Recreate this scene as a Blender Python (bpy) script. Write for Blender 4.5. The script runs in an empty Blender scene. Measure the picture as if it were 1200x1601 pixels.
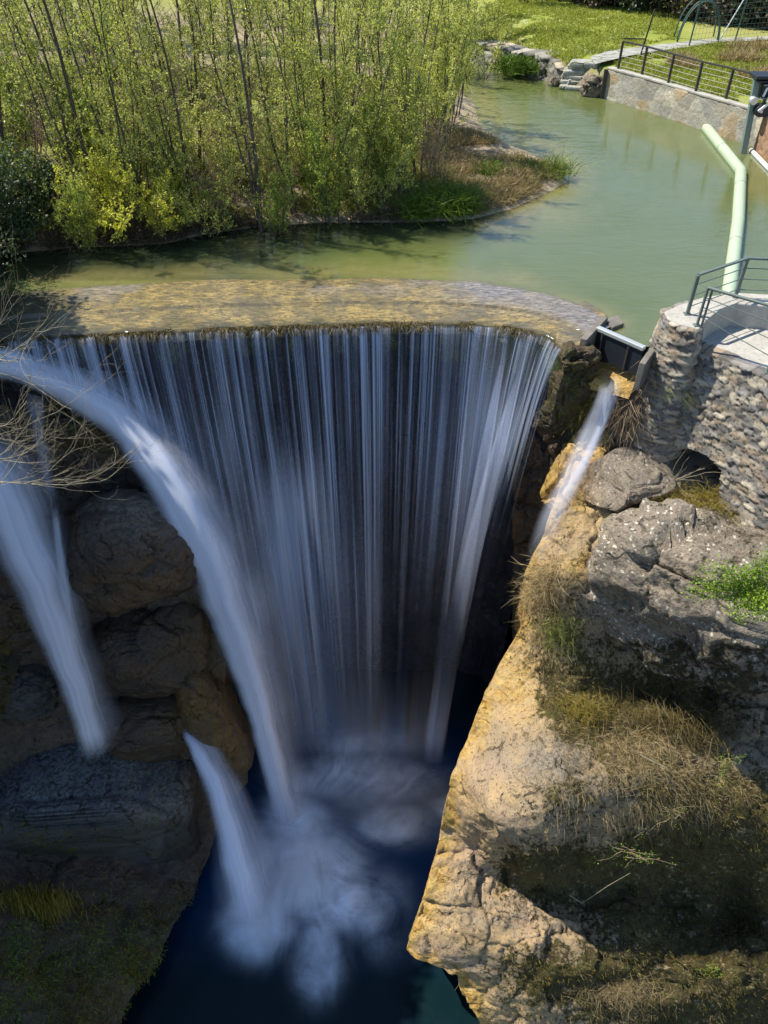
import bpy, math, random
import numpy as np
from mathutils import Vector, Matrix
R = math.radians
random.seed(7); rng = np.random.default_rng(7)
S = bpy.context.scene
C = S.collection

# ------------------------------------------------------------------ camera, sky, sun
HC, TH, F = 9.3, R(42.0), 1202.0
cam = bpy.data.cameras.new('camera'); cam_o = bpy.data.objects.new('camera', cam); C.objects.link(cam_o)
cam_o.location = (0, 0, HC); cam_o.rotation_euler = (math.pi/2 - TH, 0, 0)
cam.sensor_fit = 'VERTICAL'; cam.sensor_height = 24; cam.sensor_width = 18
cam.lens = 24*F/1601; cam.clip_start = .1; cam.clip_end = 3000
S.camera = cam_o
SUN = Vector((-.62, .23, 1.0)).normalized()          # towards the sun
w = bpy.data.worlds.new('World'); S.world = w; w.use_nodes = True
nt = w.node_tree; bg = nt.nodes['Background']
sky = nt.nodes.new('ShaderNodeTexSky'); sky.sky_type = 'NISHITA'; sky.sun_disc = False
sky.ozone_density = 5.0; sky.air_density = 1.2; sky.dust_density = .3; sky.sun_elevation = math.asin(SUN.z); sky.sun_rotation = math.atan2(SUN.x, SUN.y)
nt.links.new(sky.outputs[0], bg.inputs[0]); bg.inputs[1].default_value = .115
sl = bpy.data.lights.new('sun', 'SUN'); sl.energy = 4.8; sl.angle = R(.5); sl.color = (1, .93, .80)
so = bpy.data.objects.new('sun', sl); C.objects.link(so); so.rotation_euler = (-SUN).to_track_quat('-Z', 'Y').to_euler()
S.view_settings.view_transform = 'Standard'; S.view_settings.look = 'None'
S.view_settings.exposure = 0.7; S.view_settings.gamma = 1
S.cycles.max_bounces = 8; S.cycles.transparent_max_bounces = 24
S.cycles.diffuse_bounces = 3; S.cycles.glossy_bounces = 3; S.cycles.volume_bounces = 2
S.cycles.caustics_reflective = False; S.cycles.caustics_refractive = False

# ------------------------------------------------------------------ pixel <-> world (surveying the photograph)
ct, st = math.cos(TH), math.sin(TH)
def ray(px, py):
    u = (np.asarray(px, float)-600)/F; v = (800.5-np.asarray(py, float))/F
    return u, ct+v*st, -st+v*ct
def at_y(px, py, y):
    a, b, c = ray(px, py); t = y/b
    return np.stack([a*t, b*t, HC+c*t], -1)
def at_z(px, py, z):
    a, b, c = ray(px, py); t = (z-HC)/c
    return np.stack([a*t, b*t, HC+c*t], -1)
def AY(px, py, y): return Vector(at_y(px, py, y))
def AZ(px, py, z=0): return Vector(at_z(px, py, z))
def proj(P):
    P = np.asarray(P, float); x, y, z = P[..., 0], P[..., 1], P[..., 2]-HC
    d = y*ct-z*st; up = y*st+z*ct
    return 600+F*x/d, 800.5-F*up/d

# ------------------------------------------------------------------ noise
def _hash(i, j, k, s):
    h = (i.astype(np.int64)*374761393 + j.astype(np.int64)*668265263 + k.astype(np.int64)*2147483647 + s*974634777) & 0xffffffff
    h = ((h ^ (h >> 13))*1274126177) & 0xffffffff
    h = (h ^ (h >> 16)) & 0xffffffff
    return h/4294967295.0
def vnoise(P, s=0):
    P = np.asarray(P, float); i = np.floor(P).astype(np.int64); f = P-i; f = f*f*(3-2*f); o = 0
    for a in (0, 1):
        for b in (0, 1):
            for c in (0, 1):
                wgt = (f[..., 0] if a else 1-f[..., 0])*(f[..., 1] if b else 1-f[..., 1])*(f[..., 2] if c else 1-f[..., 2])
                o = o+wgt*_hash(i[..., 0]+a, i[..., 1]+b, i[..., 2]+c, s)
    return o*2-1
def fbm(P, oct=4, s=0, gain=.5):
    P = np.asarray(P, float); o = 0; a = 1; n = 0
    for k in range(oct):
        o = o+a*vnoise(P*2**k+k*17.3, s+k); n += a; a *= gain
    return o/n
def ridged(P, oct=3, s=0):
    o = 0; a = 1; n = 0
    for k in range(oct):
        o = o+a*(1-np.abs(vnoise(np.asarray(P)*2**k+k*9.1, s+k))*2); n += a; a *= .5
    return o/n
def facets(P, s=0, warp=.25, tilt=.9):
    """fractured rock: every cell is a tilted plane of its own; returns height and distance to the joint"""
    P = np.asarray(P, float); shp = P.shape[:-1]; P = P.reshape(-1, 3)
    P = P+warp*np.stack([fbm(P*1.1, 3, s+1), fbm(P*1.1+9, 3, s+2), fbm(P*1.1+19, 3, s+3)], -1)
    I = np.floor(P).astype(np.int64); d1 = np.full(len(P), 9.); d2 = np.full(len(P), 9.); h = np.zeros(len(P))
    for a in (-1, 0, 1):
        for b in (-1, 0, 1):
            for c in (-1, 0, 1):
                i, j, k = I[:, 0]+a, I[:, 1]+b, I[:, 2]+c
                r = [_hash(i, j, k, s+q) for q in (11, 12, 13, 14, 15, 16, 17)]
                D = P-(np.stack([i+r[0], j+r[1], k+r[2]], -1)); d = np.sqrt((D*D).sum(1))
                hh = (D[:, 0]*(r[3]-.5)+D[:, 1]*(r[4]-.5)+D[:, 2]*(r[5]-.5))*tilt*2+(r[6]-.5)*.8
                m = d < d1; d2 = np.where(m, d1, np.minimum(d2, d)); h = np.where(m, hh, h); d1 = np.where(m, d, d1)
    return h.reshape(shp), (d2-d1).reshape(shp)
def fract(P, scale, s=0):
    h1, e1 = facets(P*scale, s); h2, e2 = facets(P*scale*3.1, s+50)
    return h1-.5*(1-smooth(0, .10, e1))+.30*h2-.16*(1-smooth(0, .12, e2))
def smooth(a, b, x):
    t = np.clip((np.asarray(x, float)-a)/(b-a), 0, 1); return t*t*(3-2*t)
def seg_dist(px, py, pts):
    px = np.asarray(px, float); py = np.asarray(py, float); best = np.full(px.shape, 1e9)
    for (x0, y0), (x1, y1) in zip(pts[:-1], pts[1:]):
        dx, dy = x1-x0, y1-y0; L = dx*dx+dy*dy+1e-9
        t = np.clip(((px-x0)*dx+(py-y0)*dy)/L, 0, 1)
        best = np.minimum(best, np.hypot(px-x0-t*dx, py-y0-t*dy))
    return best
def inside(px, py, poly):
    px = np.asarray(px, float); py = np.asarray(py, float); c = np.zeros(px.shape, bool); n = len(poly)
    for i in range(n):
        x0, y0 = poly[i]; x1, y1 = poly[(i+1) % n]
        if y0 == y1: continue
        cr = ((y0 > py) != (y1 > py)) & (px < (x1-x0)*(py-y0)/(y1-y0)+x0); c ^= cr
    return c
def gauss(px, py, cx, cy, sx, sy): return np.exp(-((px-cx)/sx)**2-((py-cy)/sy)**2)

# ------------------------------------------------------------------ mesh helpers
def tag(o, label=None, cat=None, group=None, kind=None):
    if label: o['label'] = label
    if cat: o['category'] = cat
    if group: o['group'] = group
    if kind: o['kind'] = kind
    return o
def empty(name, loc=(0, 0, 0), rz=0):
    o = bpy.data.objects.new(name, None); C.objects.link(o); o.location = loc; o.rotation_euler.z = rz
    o.empty_display_size = .3; return o
def link(name, me, m=None, parent=None, smooth_=False):
    if m is not None and len(me.materials) == 0: me.materials.append(m)
    if smooth_: me.shade_smooth()
    o = bpy.data.objects.new(name, me); C.objects.link(o)
    if parent is not None: o.parent = parent
    return o
def mesh_np(name, V, Fc, m=None, parent=None, smooth_=True, attrs=None, uv=None):
    """V (n,3), Fc (m,k) all faces with k corners"""
    V = np.asarray(V, np.float32); Fc = np.asarray(Fc, np.int32); k = Fc.shape[1]
    me = bpy.data.meshes.new(name); me.vertices.add(len(V)); me.vertices.foreach_set('co', V.ravel())
    me.loops.add(Fc.size); me.loops.foreach_set('vertex_index', Fc.ravel())
    me.polygons.add(len(Fc)); me.polygons.foreach_set('loop_start', np.arange(0, Fc.size, k, dtype=np.int32))
    me.polygons.foreach_set('loop_total', np.full(len(Fc), k, np.int32))
    me.update(calc_edges=True)
    if attrs is not None:
        for n, A in attrs.items():
            at = me.attributes.new(n, 'FLOAT_COLOR', 'POINT')
            A = np.asarray(A, np.float32)
            if A.shape[1] == 3: A = np.concatenate([A, np.ones((len(A), 1), np.float32)], 1)
            at.data.foreach_set('color', A.ravel())
    if uv is not None:
        l = me.uv_layers.new(name='uv'); l.data.foreach_set('uv', np.asarray(uv, np.float32)[Fc.ravel()].ravel())
    me.validate(); me.update()
    return link(name, me, m, parent, smooth_)
def grid_faces(nu, nv, mask=None):
    i = np.arange(nu*nv).reshape(nv, nu)
    f = np.stack([i[:-1, :-1], i[:-1, 1:], i[1:, 1:], i[1:, :-1]], -1).reshape(-1, 4)
    if mask is not None: f = f[mask.reshape(-1)]
    return f
def normals(G):
    du = np.gradient(G, axis=1); dv = np.gradient(G, axis=0); n = np.cross(du, dv)
    return n/(np.linalg.norm(n, axis=-1, keepdims=True)+1e-9)
class MB:
    def __init__(s): s.v = []; s.f = []
    def add(s, vs, fs):
        b = len(s.v); s.v += [tuple(v) for v in vs]; s.f += [tuple(b+i for i in f) for f in fs]
    def box(s, c, size, rot=None, bev=0):
        M = Matrix.Translation(Vector(c)) @ (rot.to_4x4() if rot is not None else Matrix.Identity(4))
        x, y, z = [a/2 for a in size]
        vs = [M @ Vector(p) for p in ((-x,-y,-z),(x,-y,-z),(x,y,-z),(-x,y,-z),(-x,-y,z),(x,-y,z),(x,y,z),(-x,y,z))]
        s.add(vs, [(0,3,2,1),(4,5,6,7),(0,1,5,4),(1,2,6,5),(2,3,7,6),(3,0,4,7)]); return s
    def bar(s, a, b, wd, ht, up=(0, 0, 1)):
        a, b = Vector(a), Vector(b); d = (b-a).normalized(); up = Vector(up)
        x = d.cross(up)
        if x.length < .01: x = d.cross(Vector((1, 0, 0)))
        x.normalize(); y = x.cross(d).normalized(); x *= wd/2; y *= ht/2
        vs = [a-x-y, a+x-y, a+x+y, a-x+y, b-x-y, b+x-y, b+x+y, b-x+y]
        s.add(vs, [(0,3,2,1),(4,5,6,7),(0,1,5,4),(1,2,6,5),(2,3,7,6),(3,0,4,7)]); return s
    def tube(s, pts, r, n=8, cap=True):
        pts = [Vector(p) for p in pts]; rs = r if hasattr(r, '__len__') else [r]*len(pts); b = len(s.v)
        for i, p in enumerate(pts):
            d = (pts[min(i+1, len(pts)-1)]-pts[max(i-1, 0)]).normalized()
            x = d.cross(Vector((0, 0, 1)))
            if x.length < .05: x = d.cross(Vector((0, 1, 0)))
            x.normalize(); y = x.cross(d)
            for k in range(n):
                a = 2*math.pi*k/n; s.v.append(tuple(p+(x*math.cos(a)+y*math.sin(a))*rs[i]))
        for i in range(len(pts)-1):
            for k in range(n):
                k2 = (k+1) % n; s.f.append((b+i*n+k, b+i*n+k2, b+(i+1)*n+k2, b+(i+1)*n+k))
        if cap:
            s.f.append(tuple(b+k for k in range(n))[::-1]); s.f.append(tuple(b+(len(pts)-1)*n+k for k in range(n)))
        return s
    def prism(s, poly, z0, z1):
        n = len(poly); b = len(s.v)
        s.v += [(p[0], p[1], z0) for p in poly]+[(p[0], p[1], z1) for p in poly]
        s.f += [tuple(b+i for i in range(n))[::-1], tuple(b+n+i for i in range(n))]
        s.f += [(b+i, b+(i+1) % n, b+n+(i+1) % n, b+n+i) for i in range(n)]; return s
    def build(s, name, m, parent=None, bev=0, smooth_=False):
        me = bpy.data.meshes.new(name); me.from_pydata(s.v, [], s.f); me.update()
        o = link(name, me, m, parent, smooth_)
        if bev:
            md = o.modifiers.new('bevel', 'BEVEL'); md.width = bev; md.segments = 2; md.limit_method = 'ANGLE'
        return o
def copy_tree(o, parent=None):
    c = o.copy(); C.objects.link(c)
    if parent is not None: c.parent = parent
    for ch in o.children: copy_tree(ch, c)
    return c

# ------------------------------------------------------------------ material helpers
class NT:
    def __init__(s, name):
        s.m = bpy.data.materials.new(name); s.m.use_nodes = True; s.t = s.m.node_tree
        s.t.nodes.clear(); s.out = s.t.nodes.new('ShaderNodeOutputMaterial')
    def n(s, typ, ins=None, **kw):
        nd = s.t.nodes.new('ShaderNode'+typ)
        for k, v in kw.items(): setattr(nd, k, v)
        for k, v in (ins or {}).items():
            if isinstance(v, bpy.types.NodeSocket): s.t.links.new(v, nd.inputs[k])
            else: nd.inputs[k].default_value = v
        return nd
    def math(s, op, a, b=0, clamp=False):
        return s.n('Math', {0: a, 1: b}, operation=op, use_clamp=clamp).outputs[0]
    def mix(s, f, a, b, bt='MIX'):
        fix = lambda c: (tuple(c)+(1,))[:4] if isinstance(c, (tuple, list)) else c
        return s.n('Mix', {0: f, 6: fix(a), 7: fix(b)}, data_type='RGBA', blend_type=bt).outputs[2]
    def ramp(s, f, lo, hi, a=0.0, b=1.0):
        return s.n('MapRange', {0: f, 1: lo, 2: hi, 3: a, 4: b}, clamp=True).outputs[0]
    def noise(s, vec, scale, detail=5, rough=.55, dist=0, dim='3D'):
        return s.n('TexNoise', {'Vector': vec, 'Scale': scale, 'Detail': detail, 'Roughness': rough, 'Distortion': dist}, noise_dimensions=dim).outputs[0]
    def mapv(s, vec, scale=(1, 1, 1), loc=(0, 0, 0), rot=(0, 0, 0)):
        return s.n('Mapping', {0: vec, 1: loc, 2: rot, 3: scale}).outputs[0]
    def coord(s): return s.n('NewGeometry').outputs['Position']
    def done(s, sh): s.t.links.new(sh, s.out.inputs[0]); return s.m
    def surf(s, col, rough=.8, bump=None, bstr=.5, bdist=.05, spec=.4, metal=0, normal=None, **kw):
        ins = {'Base Color': (tuple(col)+(1,))[:4] if isinstance(col, tuple) else col, 'Roughness': rough, 'Specular IOR Level': spec, 'Metallic': metal}
        if bump is not None:
            ins['Normal'] = s.n('Bump', {'Height': bump, 'Strength': bstr, 'Distance': bdist}).outputs[0]
        ins.update(kw)
        return s.done(s.n('BsdfPrincipled', ins).outputs[0])

def rock_mat(name, a=(.52, .36, .17), b=(.46, .33, .21), c=(.31, .25, .17), dark=(.05, .04, .03), ochre=(.34, .17, .02), moss=(.060, .052, .014), rough=.85, spec=.3, sc=1.0, crack=.8, spots=1.0, bumpd=.12):
    t = NT(name); p = t.coord(); m = t.n('Attribute', attribute_name='mask', attribute_type='GEOMETRY')
    sep = t.n('SeparateColor', {0: m.outputs[0]}); ro, mo, gr = sep.outputs[0], sep.outputs[1], sep.outputs[2]
    n1 = t.noise(p, .55*sc, 6, .6, .4); n2 = t.noise(p, 2.3*sc, 8, .65, .3); n3 = t.noise(p, 9*sc, 8, .7); n4 = t.noise(p, 34*sc, 6, .7)
    strat = t.noise(t.mapv(p, (1, 1, 5)), .9*sc, 5, .6, .6)
    col = t.mix(t.ramp(n1, .4, .6), a, b)
    col = t.mix(t.ramp(strat, .45, .62, 0, .7), col, c)
    lich_light = t.mix(t.ramp(n3, .42, .58), (.08, .062, .045), (.34, .29, .225)) if name != 'ledge_rock' else t.mix(t.ramp(n3, .42, .58), (.04, .045, .045), (.34, .36, .36)); lich_light = t.mix(t.ramp(n1, .35, .6, 0, .4), lich_light, (.36, .31, .24) if name != 'ledge_rock' else (.10, .11, .11))  # lichen mottling; for ledge_rock the pale mix paints skylight on its top
    col = t.mix(t.math('MULTIPLY', gr, t.ramp(n2, .3, .5)), col, lich_light)
    # cracks
    v = t.n('TexVoronoi', {'Vector': t.n('VectorMath', {0: p, 1: t.n('TexNoise', {'Vector': p, 'Scale': 1.6*sc, 'Detail': 5}).outputs[1]}, operation='ADD').outputs[0], 'Scale': .9*sc}, feature='DISTANCE_TO_EDGE').outputs[0]
    cr = t.math('MULTIPLY', t.ramp(v, .0, .045, 1, 0), t.ramp(n2, .5, .6))
    col = t.mix(t.math('MULTIPLY', cr, crack), col, dark)
    # grain and small stains
    col = t.mix(t.ramp(n4, .3, .7, .32, 0), col, (.06, .05, .04))
    col = t.mix(t.ramp(n3, .55, .64, 0, .7*spots), col, (.09, .07, .05))
    pit = t.ramp(t.noise(p, 17*sc, 4, .6, .8), .60, .68); col = t.mix(t.math('MULTIPLY', pit, t.ramp(n1, .40, .55)), col, (.05, .04, .03))
    sp = t.n('TexVoronoi', {'Vector': t.n('VectorMath', {0: p, 1: t.n('VectorMath', {0: t.n('TexNoise', {'Vector': p, 'Scale': 12, 'Detail': 3}).outputs[1], 3: .12}, operation='SCALE').outputs[0]}, operation='ADD').outputs[0], 'Scale': 7*sc, 'Randomness': 1}).outputs[0]
    col = t.mix(t.math('MULTIPLY', t.ramp(sp, .18, .28, 1, 0), t.math('MULTIPLY', t.math('MULTIPLY', gr, 1.0 if name == 'lichen_rock' else 0.0), t.ramp(n1, .42, .5))), col, (.56, .52, .44))
    oc = t.mix(t.ramp(t.noise(t.mapv(p, (1, 1, .35)), 5*sc, 6, .7, .5), .35, .62), ochre, (.52, .37, .12) if name == 'sunlit_rock' else tuple(x*1.6 for x in ochre))
    col = t.mix(t.math('MULTIPLY', ro, t.ramp(n2, .3, .55), True), col, oc)
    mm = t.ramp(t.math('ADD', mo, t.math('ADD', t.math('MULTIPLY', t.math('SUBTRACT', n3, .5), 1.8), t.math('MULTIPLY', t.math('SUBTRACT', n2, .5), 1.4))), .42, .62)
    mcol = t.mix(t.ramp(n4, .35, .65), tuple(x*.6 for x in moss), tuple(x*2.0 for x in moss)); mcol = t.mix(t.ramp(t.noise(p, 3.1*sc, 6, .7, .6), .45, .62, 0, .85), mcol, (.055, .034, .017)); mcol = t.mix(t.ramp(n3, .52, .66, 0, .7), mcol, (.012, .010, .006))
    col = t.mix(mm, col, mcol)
    h = t.math('ADD', t.math('MULTIPLY', n2, .9), t.math('ADD', t.math('MULTIPLY', n3, .35), t.math('MULTIPLY', n4, .12)))
    h = t.math('SUBTRACT', h, t.math('ADD', t.math('MULTIPLY', cr, .5), t.math('MULTIPLY', pit, .18)))
    rg = t.ramp(ro, 0, 1, rough, .35)
    return t.surf(col, rg, h, 1.0, bumpd, spec)

M = {}
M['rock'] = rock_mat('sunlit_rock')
M['lichen_rock'] = rock_mat('lichen_rock', (.38, .31, .23), (.31, .26, .20), (.22, .19, .16), moss=(.028, .026, .010))  # moss tone lowered to deepen the painted shade on the boulder front
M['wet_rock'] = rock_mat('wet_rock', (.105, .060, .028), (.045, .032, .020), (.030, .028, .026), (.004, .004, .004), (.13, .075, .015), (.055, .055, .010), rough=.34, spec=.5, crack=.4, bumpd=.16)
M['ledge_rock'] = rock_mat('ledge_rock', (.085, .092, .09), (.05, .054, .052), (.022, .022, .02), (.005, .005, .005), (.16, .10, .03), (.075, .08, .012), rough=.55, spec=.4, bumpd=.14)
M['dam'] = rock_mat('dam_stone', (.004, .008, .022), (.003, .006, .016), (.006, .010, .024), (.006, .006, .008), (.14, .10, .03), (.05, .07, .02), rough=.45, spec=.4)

def leaf_mat(name, c1, c2, c3=None, trans=.5, spec=.3):
    t = NT(name); rnd = t.n('NewGeometry').outputs['Random Per Island']
    oi = t.n('ObjectInfo').outputs['Random']
    col = t.mix(rnd, c1, c2)
    if c3: col = t.mix(t.ramp(oi, .3, 1, 0, .6), col, c3)
    d = t.n('BsdfPrincipled', {'Base Color': col, 'Roughness': .5, 'Specular IOR Level': spec})
    tr = t.n('BsdfTranslucent', {0: t.mix(1, col, (1.0, 1.0, .55), 'MULTIPLY')})
    return t.done(t.n('MixShader', {0: trans, 1: d.outputs[0], 2: tr.outputs[0]}).outputs[0])
M['willow'] = leaf_mat('willow_leaf', (.40, .45, .08), (.70, .72, .24), (.36, .42, .10), .5)
M['willow_pale'] = leaf_mat('willow_pale_leaf', (.40, .44, .10), (.66, .66, .26), (.34, .36, .10), .45)
M['willow_deep'] = leaf_mat('willow_deep_leaf', (.20, .28, .04), (.42, .50, .10), (.22, .27, .06), .4)
M['lime'] = leaf_mat('lime_leaf', (.50, .52, .05), (.72, .72, .14), None, .5)
M['evergreen'] = leaf_mat('dark_leaf', (.03, .055, .018), (.09, .13, .05), (.05, .08, .03), .25, .5)
M['bush'] = leaf_mat('bush_leaf', (.13, .19, .03), (.32, .36, .08), (.20, .22, .05), .4)
M['ivy'] = leaf_mat('ivy_leaf', (.14, .26, .02), (.34, .46, .06), None, .4)
M['drygrass'] = leaf_mat('dry_grass', (.26, .19, .09), (.46, .36, .20), (.2, .16, .07), .3)
M['greengrass'] = leaf_mat('green_grass', (.06, .12, .012), (.16, .24, .03), None, .35)
M['lawngrass'] = leaf_mat('lawn_grass', (.21, .26, .03), (.40, .42, .09), None, .4)
M['mossgrass'] = leaf_mat('moss_strands', (.13, .10, .012), (.34, .27, .05), None, .3)
M['twigs'] = leaf_mat('dry_twigs', (.16, .11, .07), (.34, .25, .16), None, .0)
M['dark_twigs'] = leaf_mat('dark_twigs', (.05, .04, .025), (.13, .10, .06), None, .0)
M['daisy'] = leaf_mat('daisy_petals', (.60, .60, .50), (.78, .78, .72), None, .2)
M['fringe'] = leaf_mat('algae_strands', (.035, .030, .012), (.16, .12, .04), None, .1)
def bark(name, c1, c2):
    t = NT(name); p = t.coord(); n = t.noise(t.mapv(p, (1, 1, .2)), 14, 6, .7)
    return t.surf(t.mix(t.ramp(n, .35, .65), c1, c2), .85, n, .6, .03)
M['bark'] = bark('bark', (.05, .04, .03), (.15, .125, .09))
M['twig_bark'] = bark('twig_bark', (.16, .11, .075), (.30, .23, .16))
M['pale_bark'] = bark('pale_bark', (.22, .18, .12), (.42, .37, .25))
def metal(name, c, rough=.45, rust=0.0, met=.2):
    t = NT(name); p = t.coord(); n = t.noise(p, 11, 6, .65)
    return t.surf(t.mix(t.ramp(n, .5, .7, 0, .4+rust), c, (.14, .08, .045) if rust else tuple(x*.6 for x in c)), t.ramp(n, .3, .7, rough, rough+.25), n, .15, .02, .5, met)
M['rail'] = metal('dark_rail_steel', (.045, .042, .037), .5, .1)
M['greenrail'] = metal('grey_green_rail', (.13, .165, .15), .4)
M['wire'] = metal('wire', (.34, .33, .28), .4)
M['galv'] = metal('galvanised', (.62, .64, .62), .3, met=.6)
M['white'] = metal('white_paint', (.75, .77, .80), .4)
M['black'] = metal('dark_casing', (.022, .027, .036), .35)
M['greenpost'] = metal('grey_green_post', (.19, .25, .22), .4)
M['hoop'] = metal('hoop_plastic', (.05, .10, .09), .4, met=0)
def boom_mat():
    t = NT('boom_plastic'); p = t.coord(); n = t.noise(p, 2.5, 6, .7); n2 = t.noise(p, 18, 5, .7)
    col = t.mix(t.ramp(n, .4, .7, 0, .5), (.36, .45, .31), (.43, .51, .38)); col = t.mix(t.ramp(n2, .55, .75, 0, .5), col, (.30, .42, .26))
    return t.surf(col, .45, n2, .1, .02)
M['boom'] = boom_mat()
def concrete_mat(name, a, b, sc=1):
    t = NT(name); p = t.coord(); n = t.noise(p, 2*sc, 8, .7, .3); n2 = t.noise(p, 16*sc, 6, .7); st_ = t.noise(t.mapv(p, (3, 3, .3)), 2, 5, .6)
    col = t.mix(t.ramp(n, .35, .65), a, b); col = t.mix(t.ramp(n2, .5, .7, 0, .5), col, tuple(x*.45 for x in a)); col = t.mix(t.ramp(st_, .55, .7, 0, .35), col, (.10, .09, .07))
    return t.surf(col, .85, t.math('ADD', n, t.math('MULTIPLY', n2, .4)), .7, .04)
M['concrete'] = concrete_mat('pale_concrete', (.46, .44, .39), (.34, .32, .28))
def slab_mat():
    t = NT('path_slabs'); p = t.coord(); n = t.noise(p, 3, 7, .7); n2 = t.noise(p, 14, 6, .7)
    v = t.n('TexVoronoi', {'Vector': t.mapv(p, (.7, 1.6, 1)), 'Scale': 1.3}, feature='DISTANCE_TO_EDGE').outputs[0]; e = t.ramp(v, 0, .05, 1, 0)
    col = t.mix(t.ramp(n, .35, .65), (.40, .40, .36), (.26, .26, .23)); col = t.mix(t.ramp(n2, .5, .7, 0, .5), col, (.12, .12, .09)); col = t.mix(e, col, (.09, .11, .03))
    return t.surf(col, .9, t.math('SUBTRACT', n, e), .6, .05)
M['slabs'] = slab_mat()
M['wetconcrete'] = concrete_mat('stained_concrete', (.20, .18, .15), (.12, .11, .10))
def stone_attr_mat(name, grout=(.30, .27, .22), bd=.06):
    t = NT(name); p = t.coord(); a = t.n('Attribute', attribute_name='stone', attribute_type='GEOMETRY').outputs[0]
    n = t.noise(p, 7, 8, .7, .3); n2 = t.noise(p, 30, 6, .7)
    col = t.mix(t.ramp(n, .35, .7, 0, .55), a, t.mix(1, a, (.45, .42, .38), 'MULTIPLY')); col = t.mix(t.ramp(n2, .5, .7, 0, .4), col, (.07, .06, .05))
    return t.surf(col, .88, t.math('ADD', n, t.math('MULTIPLY', n2, .35)), .9, bd)
M['rubble'] = stone_attr_mat('rubble_stone')

# water --------------------------------------------------------------
def river_mat():
    t = NT('river_water'); p = t.coord(); m = t.n('Attribute', attribute_name='mask', attribute_type='GEOMETRY')
    sep = t.n('SeparateColor', {0: m.outputs[0]}); sh = sep.outputs[0]
    n = t.noise(p, .25, 4, .5, .5); nb = t.noise(t.mapv(p, (1, 1, 1)), 3.0, 6, .65, .3)
    col = t.mix(t.ramp(n, .35, .65), (.105, .130, .036), (.122, .148, .060))
    bed = t.mix(t.ramp(nb, .35, .65), (.19, .165, .06), (.27, .23, .10))
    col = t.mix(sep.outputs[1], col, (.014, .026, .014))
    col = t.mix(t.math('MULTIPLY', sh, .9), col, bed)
    w1 = t.noise(t.mapv(p, (.9, 2.6, 1), rot=(0, 0, .25)), 1.0, 4, .55, .6); w2 = t.noise(t.mapv(p, (2, 7, 1), rot=(0, 0, .35)), 1.6, 3, .5, .3)
    b = t.math('ADD', w1, t.math('MULTIPLY', w2, .3))
    return t.surf(col, .07, b, .35, .05, .8, **{'Subsurface Weight': .85, 'Subsurface Radius': (.7, 1.0, .5), 'Subsurface Scale': .7})
M['river'] = river_mat()
def sill_mat():
    t = NT('weir_sill'); p = t.coord()
    n = t.noise(t.mapv(p, (1, 2.2, 1), rot=(0, 0, -.3)), 3.2, 8, .75, .8); n2 = t.noise(t.mapv(p, (1, 3, 1)), 5, 7, .75, .5); n3 = t.noise(p, 1.1, 6, .7, .5)
    a = t.n('Attribute', attribute_name='mask', attribute_type='GEOMETRY'); sep = t.n('SeparateColor', {0: a.outputs[0]})
    col = t.mix(t.ramp(n, .4, .6), (.38, .27, .085), (.22, .17, .075)); col = t.mix(t.ramp(n2, .48, .58, 0, .9), col, (.05, .042, .022)); col = t.mix(t.ramp(t.noise(p, 14, 6, .75), .55, .68, 0, .8), col, (.50, .42, .24))
    col = t.mix(t.ramp(n3, .46, .60, 0, .75), col, (.10, .085, .05)); col = t.mix(t.ramp(t.noise(t.mapv(p, (1, 3.5, 1), rot=(0, 0, -.25)), 1.6, 7, .7, 1.2), .5, .6, 0, .6), col, (.055, .05, .025)); grey = t.mix(t.ramp(n2, .4, .6), (.30, .27, .24), (.08, .07, .065))
    col = t.mix(sep.outputs[1], col, grey)
    col = t.mix(sep.outputs[2], col, (.035, .035, .015))
    h = t.math('ADD', n, t.math('MULTIPLY', n2, .6))
    film = t.noise(t.mapv(p, (2, 5, 1), rot=(0, 0, -.25)), 2, 3, .5, .6)
    nm = t.n('Bump', {'Height': film, 'Strength': .5, 'Distance': .03}).outputs[0]
    return t.surf(col, .7, h, .8, .05, .3, **{'Coat Weight': t.ramp(n3, .35, .6, .3, 1.0), 'Coat Roughness': .12, 'Coat Normal': nm})
M['sill'] = sill_mat()
def veil_mat(name, fine=16.0, broad=3.2, vs=.05, lo=.36, hi=.66, amax=.9, tint=(.72, .79, 1.0), edge=True, soft=0.0):
    """falling water: white water broken into streaks that run along the fall"""
    t = NT(name); uv = t.n('UVMap', uv_map='uv').outputs[0]
    a = t.n('Attribute', attribute_name='mask', attribute_type='GEOMETRY'); sep = t.n('SeparateColor', {0: a.outputs[0]}); dn, bs = sep.outputs[0], sep.outputs[1]
    s1 = t.noise(t.mapv(uv, (broad, vs, 1)), 1, 3, .6, .35); s2 = t.noise(t.mapv(uv, (fine, vs*2.4, 1), loc=(7, 3, 0)), 1, 2, .6, .1)
    s3 = t.noise(t.mapv(uv, (broad*.26, vs*1.3, 1), loc=(3, 8, 0)), 1, 3, .5, .3)
    s = t.math('ADD', t.math('MULTIPLY', s1, .42), t.math('ADD', t.math('MULTIPLY', s2, .24), t.math('MULTIPLY', s3, .34)))
    st_ = t.ramp(s, lo, hi)
    al = t.math('MULTIPLY', dn, t.math('ADD', t.math('MULTIPLY', st_, t.math('SUBTRACT', 1, bs)), bs), True)
    al = t.math('MULTIPLY', al, amax)
    d = t.n('BsdfPrincipled', {'Base Color': tint+(1,), 'Roughness': .65, 'Specular IOR Level': .2})
    tl = t.n('BsdfTranslucent', {0: tint+(1,)})
    dd = t.n('MixShader', {0: .15, 1: d.outputs[0], 2: tl.outputs[0]})
    return t.done(t.n('MixShader', {0: al, 1: t.n('BsdfTransparent').outputs[0], 2: dd.outputs[0]}).outputs[0])
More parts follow.
